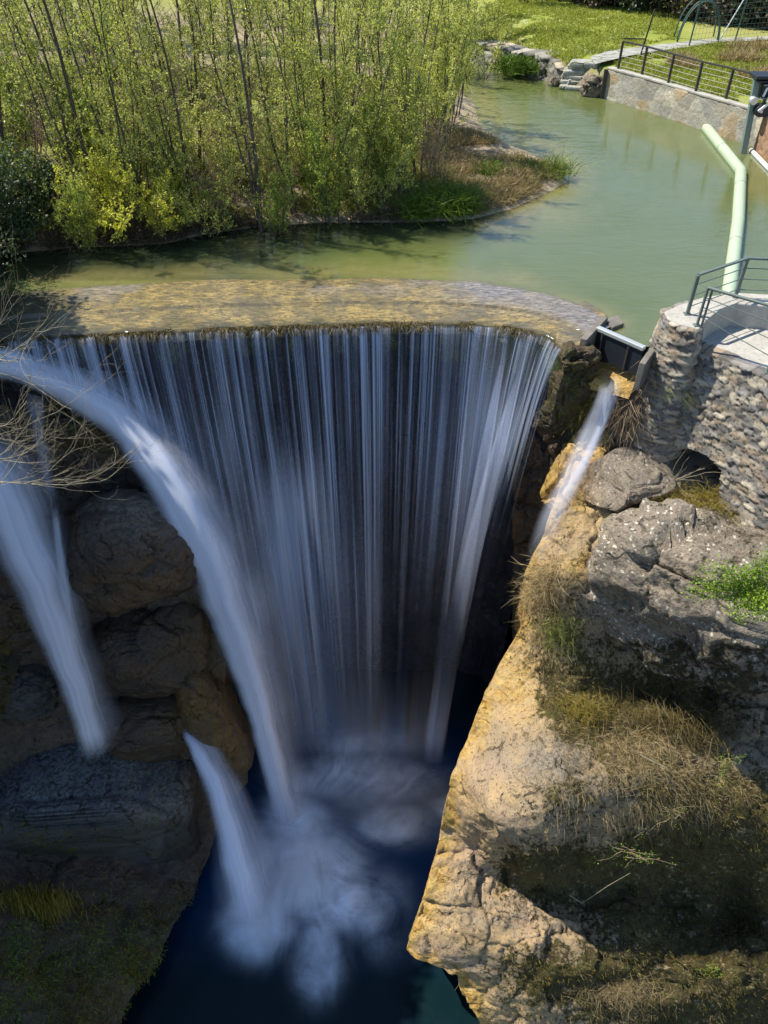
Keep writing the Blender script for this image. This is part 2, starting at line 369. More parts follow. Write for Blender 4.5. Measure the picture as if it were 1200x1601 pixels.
M['veil'] = veil_mat('falling_water', 20.0, 5.0, .03, .49, .64, .9, (.62, .74, 1.0))
M['jet'] = veil_mat('jet_water', 11, 3.0, .05, .30, .64, 1.0, (.80, .85, 1.0))
PZ = -16.0
def pool_mat():
    t = NT('plunge_pool'); p = t.coord(); a = t.n('Attribute', attribute_name='mask', attribute_type='GEOMETRY'); sep = t.n('SeparateColor', {0: a.outputs[0]})
    foam, ang = sep.outputs[0], sep.outputs[1]
    uv = t.n('UVMap', uv_map='uv').outputs[0]      # polar coordinates about the landing of the jets
    s = t.noise(t.mapv(uv, (1.5, .22, 1)), 1, 6, .6, .5); s2 = t.noise(p, .9, 8, .68, .45); s = t.math('ADD', t.math('MULTIPLY', s, ang), t.math('MULTIPLY', .62, t.math('SUBTRACT', 1, ang)))
    f = t.math('MULTIPLY', foam, t.ramp(t.math('ADD', t.math('MULTIPLY', s, .62), t.math('MULTIPLY', s2, .38)), .37, .60))
    core = t.math('MULTIPLY', foam, foam)
    f = t.math('MULTIPLY', t.math('ADD', f, t.math('MULTIPLY', core, .5), True), t.ramp(foam, .08, .5))
    deep = t.mix(sep.outputs[2], (.006, .034, .095), (.0018, .012, .016))
    col = t.mix(f, deep, (.76, .88, 1.0))
    n = t.noise(p, 1.2, 4, .6, .6)
    rg = t.ramp(f, 0, .5, .3, .8)
    return t.surf(col, rg, n, .3, .06, .12)
M['pool'] = pool_mat()
def ground_mat():
    t = NT('ground_soil'); p = t.coord(); a = t.n('Attribute', attribute_name='mask', attribute_type='GEOMETRY'); sep = t.n('SeparateColor', {0: a.outputs[0]})
    n = t.noise(p, .5, 6, .6, .4); n2 = t.noise(p, 3.5, 7, .7, .3); n3 = t.noise(p, 22, 5, .7)
    soil = t.mix(t.ramp(n2, .4, .6), (.20, .15, .10), (.30, .25, .18)); soil = t.mix(t.ramp(n3, .5, .7, 0, .7), soil, (.09, .07, .045))
    grass = t.mix(t.ramp(n, .38, .62), (.20, .25, .03), (.30, .33, .06)); grass = t.mix(t.ramp(n2, .5, .68, 0, .55), grass, (.33, .33, .10)); grass = t.mix(t.ramp(n3, .5, .75, 0, .6), grass, (.07, .12, .012))
    sand = t.mix(t.ramp(n2, .4, .6), (.40, .33, .22), (.30, .24, .16))
    col = t.mix(sep.outputs[0], soil, grass); col = t.mix(sep.outputs[1], col, sand); col = t.mix(t.math('MULTIPLY', sep.outputs[2], .8), col, (.30, .30, .10))
    return t.surf(col, .95, t.math('ADD', n2, t.math('MULTIPLY', n3, .5)), .8, .08, .2)
M['ground'] = ground_mat()

# ================================================================== SETTING
# ---- the river outline, surveyed on the water level z = 0
shore_px = [(-700, 440), (-300, 420), (0, 398), (120, 386), (250, 382), (330, 364), (420, 352), (520, 347), (640, 347), (740, 342), (800, 326), (850, 303), (884, 286), (884, 268), (838, 243), (785, 222), (748, 196), (742, 165), (700, 128), (560, 100), (300, 88), (-200, 80)]
far_px = [(-200, 60), (300, 64), (560, 74), (700, 92), (780, 106), (830, 120), (880, 135), (942, 152), (1060, 190), (1166, 224), (1240, 262), (1330, 320), (1330, 420), (1230, 462), (1150, 462), (1035, 500), (1010, 552), (960, 548), (885, 545), (600, 520), (90, 530), (-100, 545), (-700, 560)]
river = [tuple(at_z(x, y, 0.0)[:2]) for x, y in shore_px+far_px]
def river_sd(X, Y):
    d = seg_dist(X, Y, river+[river[0]]); return np.where(inside(X, Y, river), -d, d)

# ---- ground
def build_ground():
    xs = np.concatenate([np.linspace(-900, -44, 14)[:-1], np.arange(-44, 44, .32), np.linspace(44, 900, 14)[1:]])
    ys = np.concatenate([np.arange(17.6, 72, .32), np.linspace(72, 1500, 22)[1:]])
    X, Y = np.meshgrid(xs, ys); d = river_sd(X, Y)
    px, py = proj(np.stack([X, Y, 0*X], -1))
    right = smooth(0, 2.5, (X-AZ(770, 100).x*1.0+ (Y-40)*.0)) * smooth(-1, 1, Y-26)     # lawn side
    spit = 1-right
    top = .25+.35*smooth(0, 6, d)
    hl = np.where(d > 0, np.minimum(d*.35+.02, .3)+.35*smooth(1, 8, d), np.maximum(d*.35, -1.4))
    hr = np.where(d > 0, .95*smooth(0, .5, d)+.12*smooth(1, 8, d), np.maximum(d*1.4, -1.5))
    Z = hl*spit+hr*right
    Z += .09*fbm(np.stack([X*.8, Y*.8, 0*X], -1), 4)*smooth(-.5, 1.5, d)
    Z += smooth(75, 400, Y)*12
    # bank behind the far fence rises
    Z += smooth(0, 14, Y-58+(X-18)*.4)*3.5*smooth(8, 16, X)
    near = (Y < 22) & (X > 9.5)
    G = np.stack([X, Y, Z], -1).reshape(-1, 3)
    lawn = np.clip(right*smooth(.2, .8, d)+.0, 0, 1)*.95+ .75*(1-right)*smooth(3, 9, d)
    sand = (1-right)*smooth(-1.4, .1, d)*(1-smooth(.4, 1.8, d))
    fld = smooth(0, 1, (px-1040)/60)*smooth(0, 1, (150-py)/60)*right
    A = np.stack([lawn, sand, fld], -1).reshape(-1, 3)
    # leave the gorge open: keep only cells behind the weir
    cx = (X[:-1, :-1]+X[1:, 1:])/2; cy = (Y[:-1, :-1]+Y[1:, 1:])/2
    keep = ~((cx > -10) & (cx < 7.2) & (cy < 20.4)) & ~((cx >= 7.2) & (cx < 14) & (cy < 19.3))
    o = mesh_np('ground', G, grid_faces(len(xs), len(ys), keep), M['ground'], attrs={'mask': A}); tag(o, kind='structure')
build_ground()
def ground_z(x, y):
    X = np.array([x]); Y = np.array([y]); d = river_sd(X, Y)[0]
    r = float(smooth(0, 2.5, x-AZ(770, 100).x))*float(smooth(-1, 1, y-26))
    hl = (min(d*.35+.02, .3)+.35*float(smooth(1, 8, d))) if d > 0 else max(d*.35, -1.4)
    hr = (.95*float(smooth(0, .5, d))+.12*float(smooth(1, 8, d))) if d > 0 else -1.4
    return hl*(1-r)+hr*r+float(smooth(0, 14, y-58+(x-18)*.4))*3.5*float(smooth(8, 16, x))

# ---- river water (one sheet, its rim follows the weir)
lip_px = [(-160, 538), (-40, 534), (60, 529), (120, 526), (260, 519), (420, 512), (600, 507), (740, 507), (800, 512), (850, 524), (888, 544)]
lip = np.array([at_z(x, y, 0.0) for x, y in lip_px])
def lip_at(t):
    d = np.concatenate([[0], np.cumsum(np.linalg.norm(np.diff(lip, axis=0), axis=1))])
    L = d[-1]; tt = np.clip(t, 0, 1)*L
    P = np.stack([np.interp(tt, d, lip[:, k]) for k in range(3)], -1)
    return P, tt, L
def build_river():
    xs = np.arange(-46, 46, .15); ys = np.concatenate([np.arange(16.2, 24, .15), np.arange(24, 62, .3)]); X, Y = np.meshgrid(xs, ys)
    yl = np.interp(X, lip[:, 0], lip[:, 1]) ; 
    G = np.stack([X, Y, 0*X], -1)
    px, py = proj(G); d = river_sd(X, Y)
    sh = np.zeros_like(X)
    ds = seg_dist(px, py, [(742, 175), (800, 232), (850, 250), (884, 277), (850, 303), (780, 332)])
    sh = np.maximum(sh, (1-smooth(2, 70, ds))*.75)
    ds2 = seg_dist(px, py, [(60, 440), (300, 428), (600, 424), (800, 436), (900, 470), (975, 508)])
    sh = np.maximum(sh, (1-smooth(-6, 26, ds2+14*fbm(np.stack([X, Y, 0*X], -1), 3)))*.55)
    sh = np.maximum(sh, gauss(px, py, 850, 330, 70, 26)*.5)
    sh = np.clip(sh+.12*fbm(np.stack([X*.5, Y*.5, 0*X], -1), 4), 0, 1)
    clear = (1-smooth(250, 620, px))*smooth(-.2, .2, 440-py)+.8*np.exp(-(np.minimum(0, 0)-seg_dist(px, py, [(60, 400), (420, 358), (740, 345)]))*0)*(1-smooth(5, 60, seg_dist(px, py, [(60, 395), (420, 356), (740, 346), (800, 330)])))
    A = np.stack([sh, np.clip(clear, 0, .9), 0*sh], -1).reshape(-1, 3)
    cx = (X[:-1, :-1]+X[1:, 1:])/2; cy = (Y[:-1, :-1]+Y[1:, 1:])/2
    g0, g1, g2, g3 = AZ(930, 512), AZ(1009, 547), AZ(1040, 520), AZ(1060, 490)
    rim = np.interp(cx, list(lip[:, 0])+[g0.x, g1.x, g2.x, g3.x, 12, 40], list(lip[:, 1]+1.2)[:-1]+[g0.y+.3, g0.y+.12, g1.y+.12, g2.y, g3.y, 17.5, 17.5])
    keep = cy > rim
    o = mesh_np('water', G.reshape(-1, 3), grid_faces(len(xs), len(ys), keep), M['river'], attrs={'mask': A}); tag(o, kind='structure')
build_river()

# ---- weir: sill on top, wall below, algae fringe on the lip
weir = empty('weir', (0, 18, 0)); tag(weir, 'long low stone weir with a golden algae covered top that the curtain pours over', 'weir')
def build_weir():
    nu, nv = 360, 70; t = np.linspace(0, 1, nu); P, _, L = lip_at(t)
    back_px = [(-160, 470), (-40, 460), (60, 448), (150, 440), (300, 431), (600, 427), (760, 434), (860, 452), (930, 478), (975, 506)]
    B = np.array([at_z(x, y, 0.0) for x, y in back_px]); d = np.concatenate([[0], np.cumsum(np.linalg.norm(np.diff(B, axis=0), axis=1))]); d /= d[-1]
    Bk = np.stack([np.interp(t, d, B[:, k]) for k in range(3)], -1)
    P = P.copy(); P[:, 1] += .06*fbm(np.stack([t*60, 0*t, 0*t], -1), 3)
    V = np.linspace(0, 1, nv)[:, None, None]
    G = P[None]*(1-V)+Bk[None]*V
    v = V[..., 0]+0*G[..., 0]
    Z = .035+.05*np.sin(np.clip(v, 0, 1)*math.pi)+.03*fbm(G*np.array([1.2, 1.2, 0])+3, 4)-.10*smooth(.8, 1, v)
    step = -.05*smooth(.40, .37, v)                          # the joint between the two courses
    Z = Z-.05*(1-smooth(.36, .38, v))
    Z = Z-.25*(1-smooth(0, .05, v))**2
    G[..., 2] = Z
    px, py = proj(G)
    grey = smooth(560, 850, px)*.85*smooth(.2, .55, v)+.7*smooth(.35, .8, v)*smooth(.4, .6, .5+.6*fbm(G*.7, 3))
    frg = (1-smooth(.0, .16, v+.10*fbm(G*np.array([3, 3, 0]), 3)))*.9
    frg = np.maximum(frg, np.exp(-((v-.37)/.008)**2)*.9)
    frg = np.maximum(frg, .92*(1-smooth(50, 140, px+50*fbm(G*1.1, 3))))
    A = np.stack([0*v, np.clip(grey, 0, 1), np.clip(frg, 0, 1)], -1).reshape(-1, 3)
    W = G.reshape(-1, 3)-np.array(weir.location)
    mesh_np('sill', W, grid_faces(nu, nv), M['sill'], weir, attrs={'mask': A})
    # wall
    nv2 = 150; s = np.linspace(0, 1, nv2)[:, None]
    drop = s*(-PZ+1.5)
    Wx = P[None, :, 0]+0*drop; Wy = P[None, :, 1]+.02+.55*np.minimum(drop, 3)/3+.06*drop; Wz = -.25-drop+0*Wx
    G2 = np.stack([Wx, Wy, Wz], -1)
    G2[..., 1] -= .45*fbm(G2*np.array([.55, .55, .4]), 5, 5)+.18*ridged(G2*np.array([1.2, 1.2, .6]), 3)
    G2[0] = G[0]+np.array([0, .02, -.02])
    px, py = proj(G2)
    moss = .5*(1-smooth(0, 2.0, drop+0*Wx))+.5*gauss(px, py, 800, 560, 90, 60)
    A2 = np.stack([.25*smooth(840, 900, px)*(1-smooth(0, 4, drop)), moss, 0*px], -1).reshape(-1, 3)
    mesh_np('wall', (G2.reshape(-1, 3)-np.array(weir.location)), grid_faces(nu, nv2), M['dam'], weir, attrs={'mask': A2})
build_weir()

# ---- rock sheets shaped through surveyed points (px, py, distance)
def tps(cps, px, py):
    c = np.array(cps, float); n = len(c); s = 100.
    D = np.hypot(c[:, None, 0]-c[None, :, 0], c[:, None, 1]-c[None, :, 1])/s
    A = np.zeros((n+3, n+3)); A[:n, :n] = D+np.eye(n)*1e-3; A[:n, n] = 1; A[:n, n+1] = c[:, 0]/s; A[:n, n+2] = c[:, 1]/s; A[n:, :n] = A[:n, n:].T
    wv = np.linalg.solve(A, np.concatenate([c[:, 2], [0, 0, 0]])); shp = px.shape
    px = px.ravel(); py = py.ravel(); o = np.zeros(px.shape)
    for k in range(n): o += wv[k]*np.hypot(px-c[k, 0], py-c[k, 1])/s
    o += wv[n]+wv[n+1]*px/s+wv[n+2]*py/s
    return o.reshape(shp)

right_cp = [
 # chute and top
 (890, 640, 16.6), (905, 740, 15.0), (960, 660, 16.3), (1000, 640, 16.2), (985, 600, 16.7), (1050, 690, 16.0), (1150, 735, 15.6), (1300, 800, 15.0), (1450, 850, 15), (900, 590, 17.2),
 (850, 850, 14.0), (920, 800, 14.3), (990, 770, 14.6), (1000, 830, 13.5), (940, 870, 13.3), (880, 900, 13.1), (1100, 850, 13.2), (1250, 900, 13.0),
 (828, 940, 13.2), (870, 960, 12.6), (900, 1000, 12.5), (960, 1000, 12.9), (1050, 1000, 13.2), (1180, 1000, 13.2), (1350, 1000, 13),
 (790, 1010, 12.5), (850, 1060, 11.7), (930, 1070, 11.9), (1000, 1085, 12.3), (1100, 1100, 12.3), (1200, 1110, 12.0), (1400, 1150, 11),
 (735, 1150, 11.0), (800, 1150, 10.4), (870, 1150, 10.1), (950, 1140, 10.6), (1040, 1160, 10.6), (1130, 1180, 10.7), (1250, 1200, 10.4),
 (712, 1235, 9.9), (760, 1240, 9.2), (820, 1250, 8.9), (900, 1240, 8.9), (980, 1210, 9.3), (1060, 1220, 9.6), (1150, 1260, 9.6), (1300, 1300, 9.3),
 (745, 1275, 8.9), (775, 1312, 8.5), (825, 1340, 8.25), (870, 1310, 8.45), (950, 1285, 8.7), (1030, 1285, 8.9), (1100, 1325, 9.0), (1200, 1360, 8.9),
 # undercut below the upper lobe
 (710, 1285, 9.75), (745, 1320, 9.3), (790, 1360, 9.15), (840, 1380, 9.0), (900, 1345, 9.2), (900, 1375, 9.1), (900, 1412, 8.6), (980, 1330, 9.3), (980, 1380, 9.2), (980, 1432, 8.2), (1060, 1340, 9.5), (1060, 1400, 9.2), (1060, 1455, 8.0), (1150, 1380, 9.4), (1150, 1440, 8.9), (1150, 1485, 7.6), (1300, 1450, 8.8),
 # lower shelf
 (672, 1370, 8.75), (720, 1400, 8.25), (780, 1430, 7.9), (840, 1460, 7.55), (900, 1470, 7.45), (980, 1490, 7.25), (1080, 1510, 7.1), (1180, 1540, 6.9), (1300, 1550, 7.3),
 (640, 1480, 7.6), (700, 1490, 7.2), (760, 1520, 6.9), (850, 1540, 6.75), (950, 1560, 6.7), (1050, 1590, 6.5), (1150, 1620, 6.3),
 (725, 1545, 6.75), (745, 1600, 6.15), (850, 1620, 6.0), (1000, 1660, 5.7), (1200, 1700, 5.6), (760, 1700, 5.2), (900, 1750, 4.9), (1400, 1700, 5.3)]
edge_px = [(930, 560), (935, 600), (925, 650), (905, 700), (885, 745), (850, 835), (822, 900), (826, 950), (795, 1010), (762, 1080), (733, 1150), (705, 1225), (697, 1260), (685, 1320), (670, 1370), (650, 1440), (637, 1482), (665, 1500), (715, 1530), (722, 1560), (745, 1595), (760, 1660), (780, 1760)]
COVER = {}
def build_right_cliff():
    rows = np.arange(556, 1760, 3.0); ne = 14; nu = 250
    ex = np.interp(rows, [e[1] for e in edge_px], [e[0] for e in edge_px])
    ex = ex+9*fbm(np.stack([rows/70., 0*rows, 0*rows], -1), 4, 91)*smooth(600, 700, rows)
    u = np.linspace(0, 1, nu)**1.12
    PX = ex[:, None]+u[None]*(1420-ex[:, None]); PY = rows[:, None]+0*PX
    D = tps(right_cp, PX, PY)
    G = at_y(PX, PY, D)
    N = normals(G); N[N[..., 1] > 0] *= 1
    N = -N if np.mean(N[..., 2]) < 0 else N
    calm0 = 1-.85*gauss(PX, PY, 800, 1180, 110, 100)
    disp = .20*fbm(G*.9, 5, 11, .6)+.17*fract(G*np.array([1, 1, 1.5]), .75, 4)*calm0+.035*fbm(G*5, 4, 31, .5)
    rough_area = smooth(1240, 1300, PY)*.25+.7
    calm = 1-.6*gauss(PX, PY, 800, 1190, 90, 90)
    G = G+N*(disp*rough_area*calm)[..., None]
    # fold the rim away from the camera so the rock has a back
    k = np.arange(ne, 0, -1)/ne
    back = G[:, :1]+0
    f = k[None, :, None]
    off = np.array([.55, 2.2, -1.6])
    fold = back+off*(f**1.3)*1.4+np.array([0, 0, -5.0])*f**2
    fold += .15*fbm(fold*1.4, 4, 8)[..., None]*np.array([1, .3, .3])*np.minimum(1, f*3)
    G = np.concatenate([fold, G], 1); nU = G.shape[1]
    PX = np.concatenate([np.repeat(PX[:, :1], ne, 1), PX], 1); PY = PY[:, :1]+0*PX
    de = PX-ex[:, None]
    nz = fbm(G*1.3, 4, 21)
    och = (1-smooth(5, 50, de+28*nz))*smooth(590, 640, PY)
    och = np.maximum(och, .9*gauss(PX, PY, 815, 1075, 75, 60)); och = np.maximum(och, .9*gauss(PX, PY, 920, 885, 50, 25)); och = np.maximum(och, .9*gauss(PX, PY, 900, 690, 60, 80))
    och = np.maximum(och, 1.0*gauss(PX, PY, 890, 770, 40, 60))
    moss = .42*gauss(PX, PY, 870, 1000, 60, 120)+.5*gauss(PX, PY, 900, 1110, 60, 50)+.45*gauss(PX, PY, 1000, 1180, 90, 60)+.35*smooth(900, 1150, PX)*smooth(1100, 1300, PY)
    moss += .75*gauss(PX, PY, 930, 1375, 130, 55)+.6*gauss(PX, PY, 840, 1365, 60, 35)+.4*gauss(PX, PY, 850, 1520, 90, 60)+.6*gauss(PX, PY, 1050, 1080, 160, 70)+.35*smooth(930, 1040, PX+.3*(PY-1300))*smooth(1180, 1260, PY)+.45*gauss(PX, PY, 880, 1250, 60, 45)+.4*gauss(PX, PY, 950, 1540, 140, 50)+.4*gauss(PX, PY, 990, 820, 40, 25)+.42*gauss(PX, PY, 960, 640, 40, 60)  # beside real moss, also darkens the hollows under the overhangs as painted shade
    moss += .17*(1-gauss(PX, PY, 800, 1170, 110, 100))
    gr = .9*gauss(PX, PY, 850, 1180, 90, 60)+.8*gauss(PX, PY, 950, 1100, 60, 40)+.4*smooth(800, 900, PX)
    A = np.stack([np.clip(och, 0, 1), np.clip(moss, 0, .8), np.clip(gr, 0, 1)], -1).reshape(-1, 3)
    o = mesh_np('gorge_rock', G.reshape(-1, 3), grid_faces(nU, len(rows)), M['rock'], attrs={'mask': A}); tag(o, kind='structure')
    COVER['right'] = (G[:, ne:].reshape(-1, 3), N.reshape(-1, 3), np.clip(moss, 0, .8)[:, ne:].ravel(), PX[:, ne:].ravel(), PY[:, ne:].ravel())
build_right_cliff()

left_cp = [(-300, 560, 16.5), (-150, 560, 17.0), (0, 585, 17.2), (60, 590, 17.2), (130, 620, 16.8), (180, 660, 16.3), (210, 690, 16.1), (240, 760, 16.2), (-200, 640, 15.6), (0, 640, 16.9), (100, 680, 16.6), (0, 720, 16.0), (100, 740, 16.6), (200, 780, 16.5),
 (0, 800, 15.6), (60, 850, 15.6), (150, 850, 15.4), (260, 850, 15.4), (-200, 800, 14.0), (300, 950, 14.8), (330, 1050, 14.0), (350, 1150, 13.3), (370, 1220, 12.9), (200, 1000, 14.1), (100, 1000, 14.3), (0, 950, 14.2), (-200, 1000, 12.2),
 (0, 1100, 13.2), (100, 1150, 13.2), (200, 1150, 13.2), (300, 1180, 13.0), (360, 1280, 12.0), (0, 1250, 11.5), (150, 1300, 11.2), (280, 1330, 10.9), (-250, 1250, 9.5), (0, 1400, 9.0), (150, 1450, 8.4), (270, 1450, 8.7), (200, 1550, 6.95), (170, 1620, 6.0), (0, 1600, 6.0), (-300, 1500, 6.3), (-300, 1700, 4.6), (0, 1700, 4.7), (150, 1700, 4.8)]
ledge_edge = [(60, 540), (150, 585), (215, 640), (228, 700), (245, 790), (300, 900), (330, 960), (352, 1060), (370, 1160), (385, 1225), (330, 1330), (300, 1400), (262, 1470), (215, 1560), (180, 1620), (160, 1760)]
def build_left_cliff():
    rows = np.arange(548, 1760, 3.5); ne = 12; nu = 190
    ex = np.interp(rows, [540, 585, 640, 700, 790, 900, 960, 1060, 1160, 1225, 1330, 1400, 1470, 1560, 1620, 1760], [60, 150, 215, 228, 245, 300, 330, 352, 370, 385, 330, 300, 262, 215, 180, 160])
    ex = ex+16*fbm(np.stack([rows/60., 0*rows, 0*rows], -1), 4, 93)*smooth(700, 800, rows)
    u = np.linspace(1, 0, nu)**1.1
    PX = ex[:, None]+u[None]*(-420-ex[:, None]); PY = rows[:, None]+0*PX
    D = tps(left_cp, PX, PY); G = at_y(PX, PY, D); N = normals(G); N = -N if np.mean(N[..., 2]) < 0 else N
    G = G+N*(.30*fbm(G*.7, 6, 51, .58)+.13*fract(G*np.array([1, 1, 1.6]), .38, 52))[..., None]
    f = (np.arange(1, ne+1)/ne)[None, :, None]
    fold = G[:, -1:]+np.array([-.8, 2.4, -1.2])*f**1.3*1.3+np.array([0, 0, -5.])*f**2
    G = np.concatenate([G, fold], 1); PX = np.concatenate([PX, np.repeat(PX[:, -1:], ne, 1)], 1); PY = PY[:, :1]+0*PX
    och = .8*gauss(PX, PY, 170, 650, 60, 35)+.7*gauss(PX, PY, 350, 1120, 40, 120)+.5*gauss(PX, PY, 170, 1540, 60, 90)
    moss = .5*smooth(1300, 1450, PY)+.5*gauss(PX, PY, 120, 640, 90, 50)+.3*gauss(PX, PY, 20, 1010, 60, 80)
    A = np.stack([np.clip(och, 0, 1), np.clip(moss, 0, .75), 0*PX+.2], -1).reshape(-1, 3)
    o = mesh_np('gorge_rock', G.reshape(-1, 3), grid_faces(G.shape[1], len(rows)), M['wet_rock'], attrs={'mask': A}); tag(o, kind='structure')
    COVER['left'] = (G[:, :nu].reshape(-1, 3), N.reshape(-1, 3), np.clip(moss, 0, .8)[:, :nu].ravel(), PX[:, :nu].ravel(), PY[:, :nu].ravel())
build_left_cliff()

def build_shade_bank():  # unseen bank, its height set to shade the left rocks and jets
    """unseen high bank added beyond the left edge of the frame for shade, with the trees added to shade the falls"""
    xs = np.linspace(-40, -10.6, 80); ys = np.linspace(4, 19.5, 70); X, Y = np.meshgrid(xs, ys)
    Z = -9+10.2*smooth(-10.8, -12.6, X)+.8*smooth(-13, -20, X)+.5*fbm(np.stack([X*.4, Y*.4, 0*X], -1), 4)
    Z = np.where(Y > 17.5, np.minimum(Z, .5), Z)
    G = np.stack([X, Y, Z], -1)
    A = np.stack([0*X, .6+0*X, 0*X], -1).reshape(-1, 3)
    o = mesh_np('unseen_shade_bank', G.reshape(-1, 3), grid_faces(len(xs), len(ys)), M['wet_rock'], attrs={'mask': A}); tag(o, kind='structure')
build_shade_bank()

def build_back_cliff():
    cp = [(780, 540, 17.6), (900, 552, 17.35), (1000, 560, 17.3), (1060, 600, 17.0), (780, 700, 17.3), (880, 620, 16.5), (925, 590, 16.9), (925, 615, 16.0), (965, 640, 15.9), (900, 700, 16.0), (860, 800, 16.3), (780, 900, 16.6), (860, 950, 15.6), (760, 1100, 15.6), (980, 800, 16)]
    rows = np.arange(545, 1130, 3.0); cols = np.arange(800, 1060, 3.0); PX, PY = np.meshgrid(cols, rows); PY = PY+np.maximum(0, 1-(PY-545)/60)*np.interp(PX, [800, 885, 905, 1010, 1060], [2, 2, 12, 42, 60])
    D = tps(cp, PX, PY); G = at_y(PX, PY, D); N = normals(G); N = -N if np.mean(N[..., 2]) < 0 else N
    G = G+N*(.15*fbm(G*1.2, 5, 71)+.2*fract(G, .8, 72))[..., None]*smooth(545, 600, PY)[..., None]
    moss = .55*gauss(PX, PY, 915, 630, 40, 60)+.2; och = .9*gauss(PX, PY, 930, 600, 50, 25)
    A = np.stack([och, moss+0*PX, 0*PX], -1).reshape(-1, 3)
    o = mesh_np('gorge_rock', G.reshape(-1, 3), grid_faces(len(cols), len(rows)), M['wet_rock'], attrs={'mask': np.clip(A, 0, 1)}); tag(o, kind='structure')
build_back_cliff()
# ---- plunge pool
def build_pool():
    xs = np.arange(-14, 12, .12); ys = np.arange(1, 19, .12); X, Y = np.meshgrid(xs, ys); G = np.stack([X, Y, 0*X+PZ], -1)
    px, py = proj(G)
    j = AZ(452, 1300, PZ)
    foam = 0*px
    for cx, cy, sx, sy, a in ((480, 1365, 95, 85, 1.0), (550, 1410, 90, 60, .85), (405, 1445, 62, 60, 1.0), (495, 1500, 50, 75, .7), (615, 1290, 75, 38, .75), (560, 1215, 130, 48, .9), (560, 1170, 120, 30, .6), (470, 1290, 70, 60, .8), (700, 1265, 40, 30, .5), (610, 1470, 60, 50, .35)):
        foam = np.maximum(foam, a*gauss(px, py, cx, cy, sx, sy))
    n = fbm(G*.6, 4, 77); foam = np.clip(foam*(1+.5*n), 0, 1)
    teal = np.maximum(smooth(1330, 1560, py), 1-smooth(1090, 1230, py))
    A = np.stack([foam, smooth(.3, 2.2, np.hypot(X-j.x-.3, Y-j.y-.3)), teal], -1).reshape(-1, 3)
    ang = np.arctan2(Y-j.y-.3, X-j.x-.3); r = np.hypot(X-j.x, Y-j.y)
    ang = ang+.35*fbm(G*.5, 3, 5); uv = np.stack([ang*2.2, r], -1).reshape(-1, 2)
    G[..., 2] += .25*foam*(.5+.5*n)+.03*n
    o = mesh_np('water', G.reshape(-1, 3), grid_faces(len(xs), len(ys)), M['pool'], attrs={'mask': A}, uv=uv); tag(o, kind='structure')
build_pool()

# ================================================================== FALLING WATER
def dens_main(px, py, u):
    top = .74
    d = top*(1-smooth(600, 1000, py))+.26*(1-smooth(850, 1230, py))
    d += .55*gauss(px, py, 460, 830, 75, 190)+.28*gauss(px, py, 760, 700, 70, 130)+.12*gauss(px, py, 700, 950, 60, 280)+.35*gauss(px, py, 500, 1000, 110, 180)+.35*gauss(px, py, 850, 590, 45, 90)
    d += .25*gauss(px, py, 580, 900, 30, 250)
    d -= .3*gauss(px, py, 620, 850, 60, 200)
    xj = np.interp(py, [560, 590, 622, 672, 745, 830, 930, 1050, 1160, 1260], [0, 70, 140, 200, 255, 305, 350, 390, 420, 445])
    d = d*smooth(-20, 50, px-xj)
    d *= 1-.55*smooth(980, 1240, py)
    xr = np.interp(py, [540, 640, 800, 1000, 1200], [905, 875, 790, 690, 630])
    d *= 1-.93*smooth(-120, 0, px-xr)*smooth(600, 800, py)
    return np.clip(d, 0, 1)
fall = empty('waterfall', tuple(Vector((-1, 16.5, PZ)))); tag(fall, 'wide silky curtain waterfall dropping from the full width of the weir', 'waterfall')
def sheet(name, parent, t0, t1, out0, outk, zbot, seed, matn, dens, nu=260, nv=90, inward=0.0, base=.0, uoff=0):
    t = np.linspace(t0, t1, nu); P, tt, L = lip_at(t); P = P+0
    s = np.linspace(0, 1, nv)[:, None]
    tan = np.gradient(P, axis=0); tan /= np.linalg.norm(tan, axis=1, keepdims=True); nrm = np.stack([tan[:, 1], -tan[:, 0], 0*tan[:, 0]], -1)
    H = -zbot; drop = H*s**1.5
    var = 1+.22*fbm(np.stack([tt*1.1, 0*tt+seed, 0*tt], -1), 3)
    out = (out0+outk*np.sqrt(drop/H)*var[None])
    X = P[None, :, 0]+nrm[None, :, 0]*out; Y = P[None, :, 1]+nrm[None, :, 1]*out
    cx = -.8; X = X-(X-cx)*inward*(drop/H)
    Y = Y+.06*fbm(np.stack([tt*3, 0*tt+seed, 0*tt], -1), 3)[None]*np.minimum(1, drop/2)
    G = np.stack([X, Y, -.02-drop+0*X], -1)
    px, py = proj(G); a = dens(px, py, tt[None]+0*px)
    a = a*smooth(0, .012, s)*(1-smooth(.90, 1.0, s))
    b = np.clip(base+.55*smooth(1040, 1200, py), 0, 1)
    A = np.stack([a, b, 0*a], -1).reshape(-1, 3)
    uv = np.stack([tt[None]+uoff+0*drop, drop+0*tt[None]], -1).reshape(-1, 2)
    o = mesh_np(name, G.reshape(-1, 3)-np.array(parent.location), grid_faces(nu, nv), M[matn], parent, attrs={'mask': A}, uv=uv)
    return o
sheet('curtain', fall, .11, .995, .02, 1.25, PZ, 1, 'veil', dens_main, 420, 120, .15, .02)
sheet('curtain', fall, .11, .995, .10, 1.75, PZ, 2, 'veil', lambda x, y, u: dens_main(x, y, u)*.3, 360, 110, .17, .0, 31)
